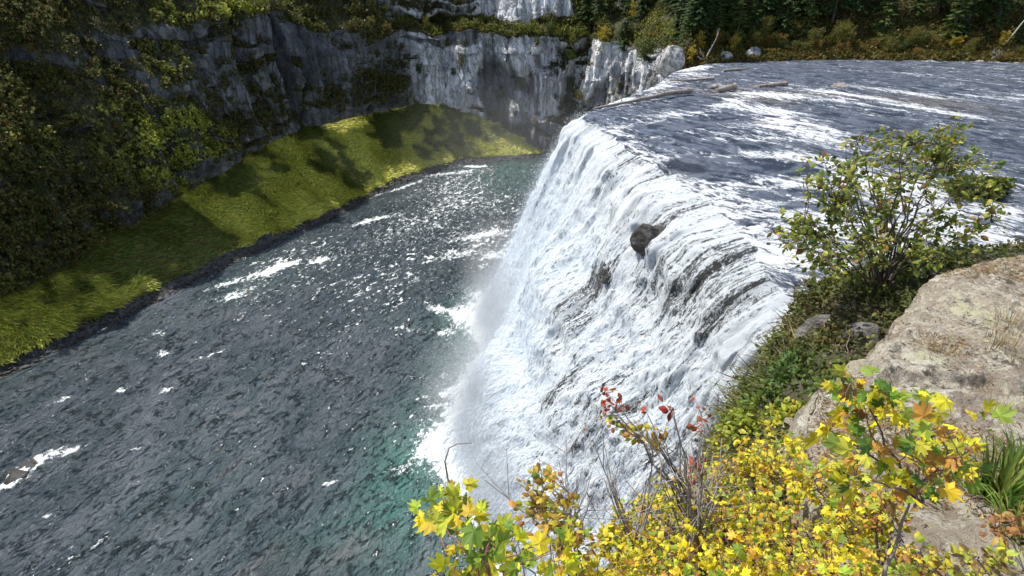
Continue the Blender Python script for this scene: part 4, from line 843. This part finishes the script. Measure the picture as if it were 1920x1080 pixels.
# low ground plants on the near bank (uncountable)
r = np.random.default_rng(33); ac = Acc()
n = 38000; wN = inview(NB, 80, 200)*(.35+ss(.42, .56, fbm(NB[..., 0]*1.4, NB[..., 1]*1.4, NB[..., 2], 3, 641)*.5+.5))*ss(.47, .55, vb)*ss(1.1, .9, vb)+.10*(vb > 1); P, Nr, i, j = tri_pick(NB, wN, n, r); Nr *= np.sign(Nr[:, 2:]+.2)
hue = fbm(P[:, 0]*.6, P[:, 1]*.6, 1, 3, 621)[:, None]; ky = ss(6.5, 8.5, ks[i])[:, None]
c1 = palette([(.07, .10, .02), (.12, .15, .03), (.04, .055, .012)], n, .25, r); c2 = palette([(.15, .12, .05), (.09, .075, .03), (.20, .18, .06), (.05, .045, .02)], n, .25, r); c3 = palette([(.45, .45, .05), (.55, .45, .04), (.20, .28, .04)], n, .25, r)
cc = c1*(1-ss(0, .3, hue))+c2*ss(0, .3, hue); cc = cc*(1-ky)+c3*ky
P = P+Nr*(.32*r.random((n, 1))*vn(P[:, 0]*2.5, P[:, 1]*2.5, 0, 622)[:, None]); sz = (.035+.05*r.random(n))*(1.3-.5*ky[:, 0])
leaves(ac, P, unit(Nr*.5+r.normal(size=(n, 3))), Nr+.6*r.normal(size=(n, 3))+np.array([0, 0, .5]), sz, cc, OVAL)
ac.build('bank_ground_cover', M['leaf']); tag(bpy.data.objects['bank_ground_cover'], kind='stuff')

n = 1500; wN = inview(NB, 80, 60)*ss(.44, .52, vb)*ss(.80, .6, vb)*(ks[:, None] > 2.6)*(ks[:, None] < 8); P, Nr, i, j = tri_pick(NB, wN, n, r); ac = Acc()
leaves(ac, P, unit(np.array([-.5, .1, -.1])+Nr*.3*np.sign(Nr[:, 2:]+.2)+.55*r.normal(size=(n, 3))), rdir(n, r), .25+.35*r.random(n), palette([(.20, .19, .07), (.18, .13, .06), (.13, .17, .04), (.28, .25, .12)], n, .25, r), blade_T(.02, .35))
ac.build('dry_bank_grass', M['leaf']); tag(bpy.data.objects['dry_bank_grass'], kind='stuff')
for k, (x, y, D, s_, lab) in enumerate(((1555, 635, 8.6, .62, 'grey rock poking out of the bank above the glossy green bush'), (1600, 605, 8.9, .5, 'small grey rock under the tall green shrub left of the boulder'), (1625, 640, 7.6, .42, 'dark grey stone wedged between the bank and the boulder'))):
    rock_obj('rock', ud(x, y, D)+np.array([.05, .1, -.1]), (s_*.8, s_*.7, s_*.7), 80+k, M['bankrock'], lab, sub=4)
# leafy plants on the bank beside the boulder
PL = [(1560, 745, 45, 35, 6.2, 'deep green bush pressed against the steep left side of the boulder', [(.07, .12, .02), (.13, .19, .03), (.05, .08, .015)]), (1465, 660, 40, 35, 9.2, 'ragged olive bush on the brink beside the churning end of the falls', [(.12, .14, .03), (.18, .19, .05), (.07, .09, .02)]), (1500, 700, 55, 40, 7.4, 'glossy dark green leafy bush between the falls edge and the boulder', [(.06, .13, .02), (.10, .18, .03), (.04, .08, .015)]), (1450, 760, 50, 40, 7., 'mid green bush below the glossy dark green bush', [(.10, .17, .03), (.17, .22, .03), (.06, .10, .02)]),
      (1570, 640, 55, 35, 8., 'brownish olive bush left of the boulder top', [(.13, .12, .03), (.09, .10, .02), (.18, .14, .05)]), (1520, 590, 40, 40, 10.3, 'tangled olive bush at the brink right of the white cascade', [(.14, .13, .04), (.09, .10, .025)]), (1400, 800, 45, 35, 6.4, 'yellow green bush at the brink above the dark rock face', [(.22, .28, .03), (.32, .34, .04), (.12, .17, .02)]),
      (1490, 790, 50, 40, 6., 'lime and yellow bush touching the left end of the boulder', [(.30, .34, .04), (.50, .46, .04), (.14, .20, .03)])]
for k, (x, y, a, b, D, lab, cs) in enumerate(PL):
    shrub('bush', lab, 'bush', near_pt(x+8, y+22), [(x, y, a, b, D)], 9, 110, 12, size=.075, cols=cs, dd=.22, rad=.01, seed=200+k)

# yellow maple thicket
YW = [.28, .20, .17, .21, .08, .06]; G3 = 'yellow maple shrubs of the foreground thicket'; LB3 = 'yellow leaved maple shrub in the dense thicket along the bottom of the view'
pos = [(1250, 930, 4.6), (1330, 900, 4.8), (1400, 860, 4.9), (1470, 850, 4.6), (1190, 990, 4.0), (1280, 1000, 3.8), (1370, 960, 4.0), (1450, 930, 4.0), (1530, 900, 3.7), (1160, 1060, 3.4), (1240, 1070, 3.3), (1330, 1060, 3.2), (1420, 1030, 3.2), (1500, 1000, 3.2), (1580, 1000, 3.0), (1480, 1080, 2.8), (1570, 1080, 2.7), (1650, 1060, 2.6), (1400, 1100, 2.8), (1090, 1090, 3.2), (1300, 1120, 2.8), (1620, 940, 3.1), (1440, 820, 5.6), (1215, 1120, 2.9)]
for k, (x, y, D) in enumerate(pos):
    rr = np.random.default_rng(300+k); big = D < 3.4
    shrub('maple_shrub', LB3, 'shrub', ud(x+60+rr.normal()*20, y+180*3/D, D*.93), [(x, y, 62, 48, D), (x-35, y+25, 50, 40, D-.15), (x+40, y+30, 50, 45, D-.1)], 8, 46, 8 if not big else 5.5, T=MAPLE if (big or k % 3 == 0) else OVAL, size=.050 if k % 3 else .062,
          cols=YM, w=YW, dd=.22, rad=.010, group=G3, seed=300+k, droop=.25, wind=(-.5, 0, .1), stem=(.20, .12, .10), leafN=(-.1, -.3, .8))
# the maple sapling in front of the boulder
shrub('maple_sapling', 'maple sapling with large green and yellow leaves in front of the boulder', 'sapling', ud(1685, 1110, 2.05), [(1715, 900, 6, 6, 2.1)], 1, 3, 2, T=MAPLE, size=.06, rad=.010, seed=41, dd=.02, stem=(.20, .16, .13), up=.1)
fk = bpy.data.objects['maple_sapling']
def add_parts(parent, base, blobs, **k):
    e = shrub('tmp', None, None, base, blobs, **k)
    for c in list(e.children): c.parent = parent; c.location = e.location-parent.location
    bpy.data.objects.remove(e)
SB = [(1640, 765, 75, 45, 2.05), (1755, 775, 80, 45, 2.0), (1700, 840, 95, 45, 2.0), (1855, 775, 22, 14, 2.0), (1590, 800, 50, 40, 2.1), (1730, 900, 60, 40, 1.95), (1610, 905, 50, 30, 2.1), (1800, 850, 35, 30, 2.0), (1620, 725, 35, 20, 2.1)]
add_parts(fk, ud(1715, 905, 2.1), SB, n_main=9, n_twig=74, per=4.6, T=MAPLE, size=.075, cols=[(.72, .60, .03), (.55, .55, .06), (.20, .32, .04), (.10, .20, .03), (.60, .30, .06), (.33, .15, .05)], w=[.30, .18, .22, .12, .10, .08], dd=.12, rad=.006, seed=42, droop=.35, wind=(-.4, 0, 0), stem=(.24, .16, .14), leafN=(0, -.5, .8))
shrub('maple_sapling', 'maple with large lime and yellow leaves in front of the lower river', 'sapling', ud(985, 1300, 1.7), [(850, 955, 50, 35, 1.9), (900, 1010, 75, 45, 1.85), (810, 975, 28, 45, 1.95), (950, 1060, 70, 30, 1.75), (860, 1055, 50, 30, 1.8), (1045, 1030, 45, 35, 1.8)], n_main=10, n_twig=46, per=4.2, T=MAPLE, size=.082,
      cols=[(.70, .62, .03), (.55, .60, .06), (.28, .42, .05), (.65, .45, .05), (.16, .26, .04)], w=[.36, .26, .2, .1, .08], dd=.10, rad=.008, seed=43, droop=.3, stem=(.28, .10, .10), leafN=(0, -.55, .8))
OR = [(.55, .35, .04), (.45, .20, .05), (.60, .50, .05), (.20, .26, .04), (.40, .26, .06)]
shrub('shrub', 'thin shrub with small mottled orange leaves in front of the foot of the falls', 'shrub', ud(1075, 1180, 2.9), [(1010, 900, 30, 28, 3), (1045, 950, 45, 35, 3), (1060, 1010, 65, 40, 2.9), (970, 1000, 20, 55, 3.0), (1000, 950, 35, 35, 3)], 9, 75, 6, size=.05, cols=OR, dd=.15, rad=.008, seed=44, wind=(-.3, 0, .2), T=OVAL)
shrub('shrub', 'sparse twigs of yellow and green leaves above the thicket against the white water', 'shrub', ud(1335, 1010, 4.0), [(1110, 790, 14, 8, 3.9), (1150, 790, 25, 14, 3.9), (1190, 810, 35, 20, 3.9), (1225, 820, 25, 25, 3.9)], 5, 26, 5, size=.055, cols=OR, dd=.08, rad=.009, seed=45, up=.3)
RD = [(.42, .06, .04), (.45, .10, .06), (.30, .05, .03), (.40, .15, .05)]
shrub('shrub', 'bare grey twigs ending in a drooping spray of dark red leaves against the falls', 'shrub', ud(1320, 1000, 3.9), [(1150, 742, 18, 10, 3.8), (1148, 765, 14, 12, 3.8), (1200, 765, 20, 8, 3.8), (1135, 770, 10, 8, 3.8)], 4, 13, 3.6, size=.05, cols=RD, dd=.05, rad=.010, seed=46, up=.6, stem=(.30, .27, .26))
shrub('shrub', 'grey twigs with a cluster of bright red leaves beside the dark brink', 'shrub', ud(1305, 1010, 4.2), [(1315, 790, 18, 13, 4.1), (1300, 750, 12, 12, 4.1), (1255, 760, 10, 10, 4.1), (1308, 885, 22, 20, 4.1)], 6, 18, 3.2, size=.06, cols=RD, dd=.06, rad=.012, seed=47, up=.2, stem=(.32, .29, .28))
r = np.random.default_rng(88)
for k in range(4):      # leafless grey stems rising from the thicket
    x0 = (1310, 1290, 1190, 1060)[k]; e = empty('bare_shrub', ud(x0, 1040, 3.8), label=('tangle of leafless grey stems rising from the thicket below the red leaves', 'pale curved bare stems left of the dark brink', 'thin bare stems in the middle of the thicket', 'bare twigs beside the mottled orange shrub')[k], cat='shrub'); a = Acc()
    for q_ in range(9):
        t = ud(x0+r.normal()*55, 1040-r.uniform(110, 230), 3.8+.2*r.normal())-np.array(e.location); f = np.linspace(0, 1, 9)[:, None]; p = t*f+np.cumsum(r.normal(size=(9, 3)), 0)*.018*np.linalg.norm(t)*f; tube(a, p, np.linspace(.009, .003, 9), 5, (.32, .29, .27))
        for z_ in range(3): i = r.integers(3, 8); d = unit(t+r.normal(size=3)*.9); tube(a, p[i]+d*np.linspace(0, 1, 4)[:, None]*.35, np.linspace(.004, .0015, 4), 4, (.32, .29, .27))
    a.build('stems', M['bark'], e, True)
a = Acc(); pts = [(925, 1110), (905, 1040), (880, 975), (858, 935), (840, 900), (834, 865), (842, 840), (858, 832), (885, 831)]; p = np.array([ud(x, y, 2.0) for x, y in pts]); o0 = p[0].copy()
e = empty('bare_twig', o0, label='single bare hooked twig rising over the foam at the foot of the falls', cat='twig'); tube(a, p-o0, np.linspace(.006, .0018, len(p)), 5, (.25, .2, .18)); a.build('stems', M['bark'], e, True)

for k, (x, y, D, cs, lab) in enumerate(((1720, 1050, 2.6, [(.62, .52, .04), (.30, .36, .05), (.45, .22, .06)], 'low yellow and brown plant on the rock right of the sapling trunk'), (1845, 1060, 2.5, [(.55, .50, .05), (.40, .45, .06), (.25, .16, .07)], 'sparse yellow sprig on the rock at the bottom right corner'), (1660, 970, 3.0, [(.70, .56, .04), (.42, .44, .05), (.48, .22, .05)], 'yellow and brown leafy plant just left of the sapling trunk'), (1905, 985, 2.8, [(.36, .17, .06), (.28, .14, .05), (.45, .30, .08)], 'rust brown fern at the right edge below the grass clump'))):
    shrub('plant', lab, 'plant', bd_pt(x, y+20), [(x, y, 62, 28, D)], 7, 34, 5, size=.042, cols=cs, dd=.08, rad=.005, seed=900+k)
# grass clumps
def tuft(name, label, p, n, L, cols, seed, spread=.12, lean=(0, 0, 0), wdt=.03, cat='grass'):
    r = np.random.default_rng(seed); a = Acc(); V = []; 
    for k in range(n):
        an = r.random()*2*PI; out = np.array([math.cos(an), math.sin(an), 0]); q_ = r.random(); b = out*spread*r.random(); f = np.linspace(0, 1, 6)[:, None]; l = L*(.6+.6*r.random())
        c = b+(out*(.25+.75*q_)+np.asarray(lean))*l*f**1.6*.8+np.array([0, 0, 1])*l*(f*(1-.25*q_)-.45*q_*f**2.4); s = unit(np.cross(c[-1]-c[0], [0, 0, 1.]))*wdt*l*(1-f**1.5)
        V = np.stack([c-s, c+s], 1).reshape(-1, 3); F_ = [(2*i, 2*i+1, 2*i+3, 2*i+2) for i in range(5)]; a.add(V, F_, palette(cols, 1, .2, r)[0])
    o = a.build(name, M['leaf']); o.location = p; tag(o, label, cat); return o
GB = [(.10, .20, .03), (.16, .26, .04), (.06, .12, .02), (.28, .30, .06)]
for k, (x, y, L, n, lab) in enumerate(((1870, 925, .42, 150, 'large spiky green grass clump at the right edge below the sapling leaves'), (1915, 890, .38, 110, 'spiky green grass clump cut by the right edge'), (1900, 985, .30, 70, 'darker grass clump under the large spiky clump'))): tuft('grass_clump', lab, bd_pt(x, y)-np.array([0, 0, .02]), n, L, GB, 700+k, .14, wdt=.035)
DR = [(.42, .33, .17), (.32, .22, .10), (.50, .42, .25), (.22, .13, .06)]
for k, (x, y, lab) in enumerate(((1895, 600, 'dry straw tuft on the boulder at the right edge below its crest'), (1905, 665, 'dry brown straw tuft in the crack at the right edge of the boulder'), (1865, 640, 'small dry straw tuft left of the brown straw tuft on the boulder'), (1850, 720, 'dry straw tuft on the boulder above the yellow leaf pair'), (1820, 690, 'tiny dry tuft near the middle of the boulder'), (1890, 760, 'dry straw tuft on the boulder above the spiky green clumps'), (1760, 660, 'thin dry wisps on the boulder left of the straw tufts'))):
    tuft('dry_grass', lab, bd_pt(x, y)-np.array([0, 0, .02]), 60 if k != 4 else 22, .30 if k < 3 else .2, DR, 720+k, .20, wdt=.012)
# litter on the boulder
ac = Acc(); n = 6000; bw_ = inview(BD, 20, 40)*(rr_ < .97)[None]*(.05+ss(.5, .62, vn(bx*1.1, by*1.1, 3, 631)+.22*ss(4, 2, by)+.1*ss(6, 9, bx))); P, Nr, i, j = tri_pick(BD, bw_, n, r); Nr *= np.sign(Nr[:, 2:]); 
leaves(ac, P+Nr*.01, unit(r.normal(size=(n, 3))*np.array([1, 1, .1])), Nr+.3*r.normal(size=(n, 3)), .03+.05*r.random(n), palette([(.30, .18, .08), (.20, .11, .05), (.42, .33, .17), (.12, .08, .05)], n, .25, r), blade_T(.07, .1))
ac.build('leaf_litter', M['leaf']); tag(bpy.data.objects['leaf_litter'], kind='stuff')

# ------------------------------------------------------------------ mist at the foot of the falls
def mist(name, blobs, dens):
    t = NT(name); t.N.remove(t.p); v = t.n('ShaderNodeVolumePrincipled'); v.inputs['Color'].default_value = (.93, .96, 1, 1); v.inputs['Anisotropy'].default_value = .2
    ln_ = t.n('ShaderNodeVectorMath', operation='LENGTH'); t.l(t.coord(), ln_.inputs[0]); t.l(t.ramp(ln_.outputs['Value'], .1, .95, dens, 0), v.inputs['Density']); t.l(v.outputs[0], t.out.inputs['Volume'])
    for k, (c, rd) in enumerate(blobs):
        V, Fq = ICO[3]; o = mk(name, V, [Fq], t.m, None, True, None, tuple(c)); o.scale = rd; tag(o, kind='stuff')
bp = lambda x: sp(BA, np.array([x]))[0]
mist('mist', [(np.array([*bp(5.0), ZL+7])+np.array([2, 1, 0]), (7, 9, 12)), (np.array([*bp(6.3), ZL+6])+np.array([1, 0, 0]), (7, 10, 11)), (np.array([*bp(7.8), ZL+6])+np.array([1, 0, 0]), (7, 9, 12)),
              (np.array([*bp(9.5), ZL+5])+np.array([1.5, 0, 0]), (7, 9, 9))], .075)
mist('thin_mist', [(np.array([0, 118, ZL+12]), (34, 44, 24))], .003)

# ------------------------------------------------------------------ light
SUN_AZ, SUN_EL = math.radians(-58), math.radians(59)      # azimuth measured from +Y towards +X
sd = Vector((math.sin(SUN_AZ)*math.cos(SUN_EL), math.cos(SUN_AZ)*math.cos(SUN_EL), math.sin(SUN_EL)))
sl = bpy.data.lights.new('sun', 'SUN'); sl.energy = 4.9; sl.angle = math.radians(.5); sl.color = (1, .95, .86)
so = bpy.data.objects.new('sun', sl); COL.objects.link(so); so.rotation_euler = sd.to_track_quat('Z', 'Y').to_euler(); so.location = (0, 0, 80)
w = bpy.data.worlds.new('World'); SC.world = w; w.use_nodes = True; nt = w.node_tree; bg = nt.nodes['Background']
sky = nt.nodes.new('ShaderNodeTexSky'); sky.sky_type = 'NISHITA'; sky.sun_disc = False; sky.sun_elevation = SUN_EL; sky.sun_rotation = SUN_AZ
sky.air_density = 1.0; sky.dust_density = 1.5
N_ = nt.nodes.new; tc = N_('ShaderNodeTexCoord'); cn = N_('ShaderNodeTexNoise'); mp = N_('ShaderNodeMapping'); mp.inputs['Scale'].default_value = (1, 1, 2.2)
nt.links.new(tc.outputs['Generated'], mp.inputs[0]); nt.links.new(mp.outputs[0], cn.inputs['Vector']); cn.inputs['Scale'].default_value = 2.6; cn.inputs['Detail'].default_value = 8; cn.inputs['Roughness'].default_value = .6
mr = N_('ShaderNodeMapRange'); nt.links.new(cn.outputs['Fac'], mr.inputs[0]); mr.inputs[1].default_value = .47; mr.inputs[2].default_value = .62; mr.inputs[4].default_value = .6
mx = N_('ShaderNodeMix'); mx.data_type = 'RGBA'; nt.links.new(mr.outputs[0], mx.inputs[0]); nt.links.new(sky.outputs[0], mx.inputs[6]); mx.inputs[7].default_value = (7.2, 7.5, 8.2, 1)
nt.links.new(mx.outputs[2], bg.inputs[0]); bg.inputs[1].default_value = .125
SC.view_settings.view_transform = 'Standard'; SC.view_settings.look = 'None'; SC.view_settings.exposure = .48; SC.view_settings.gamma = 1
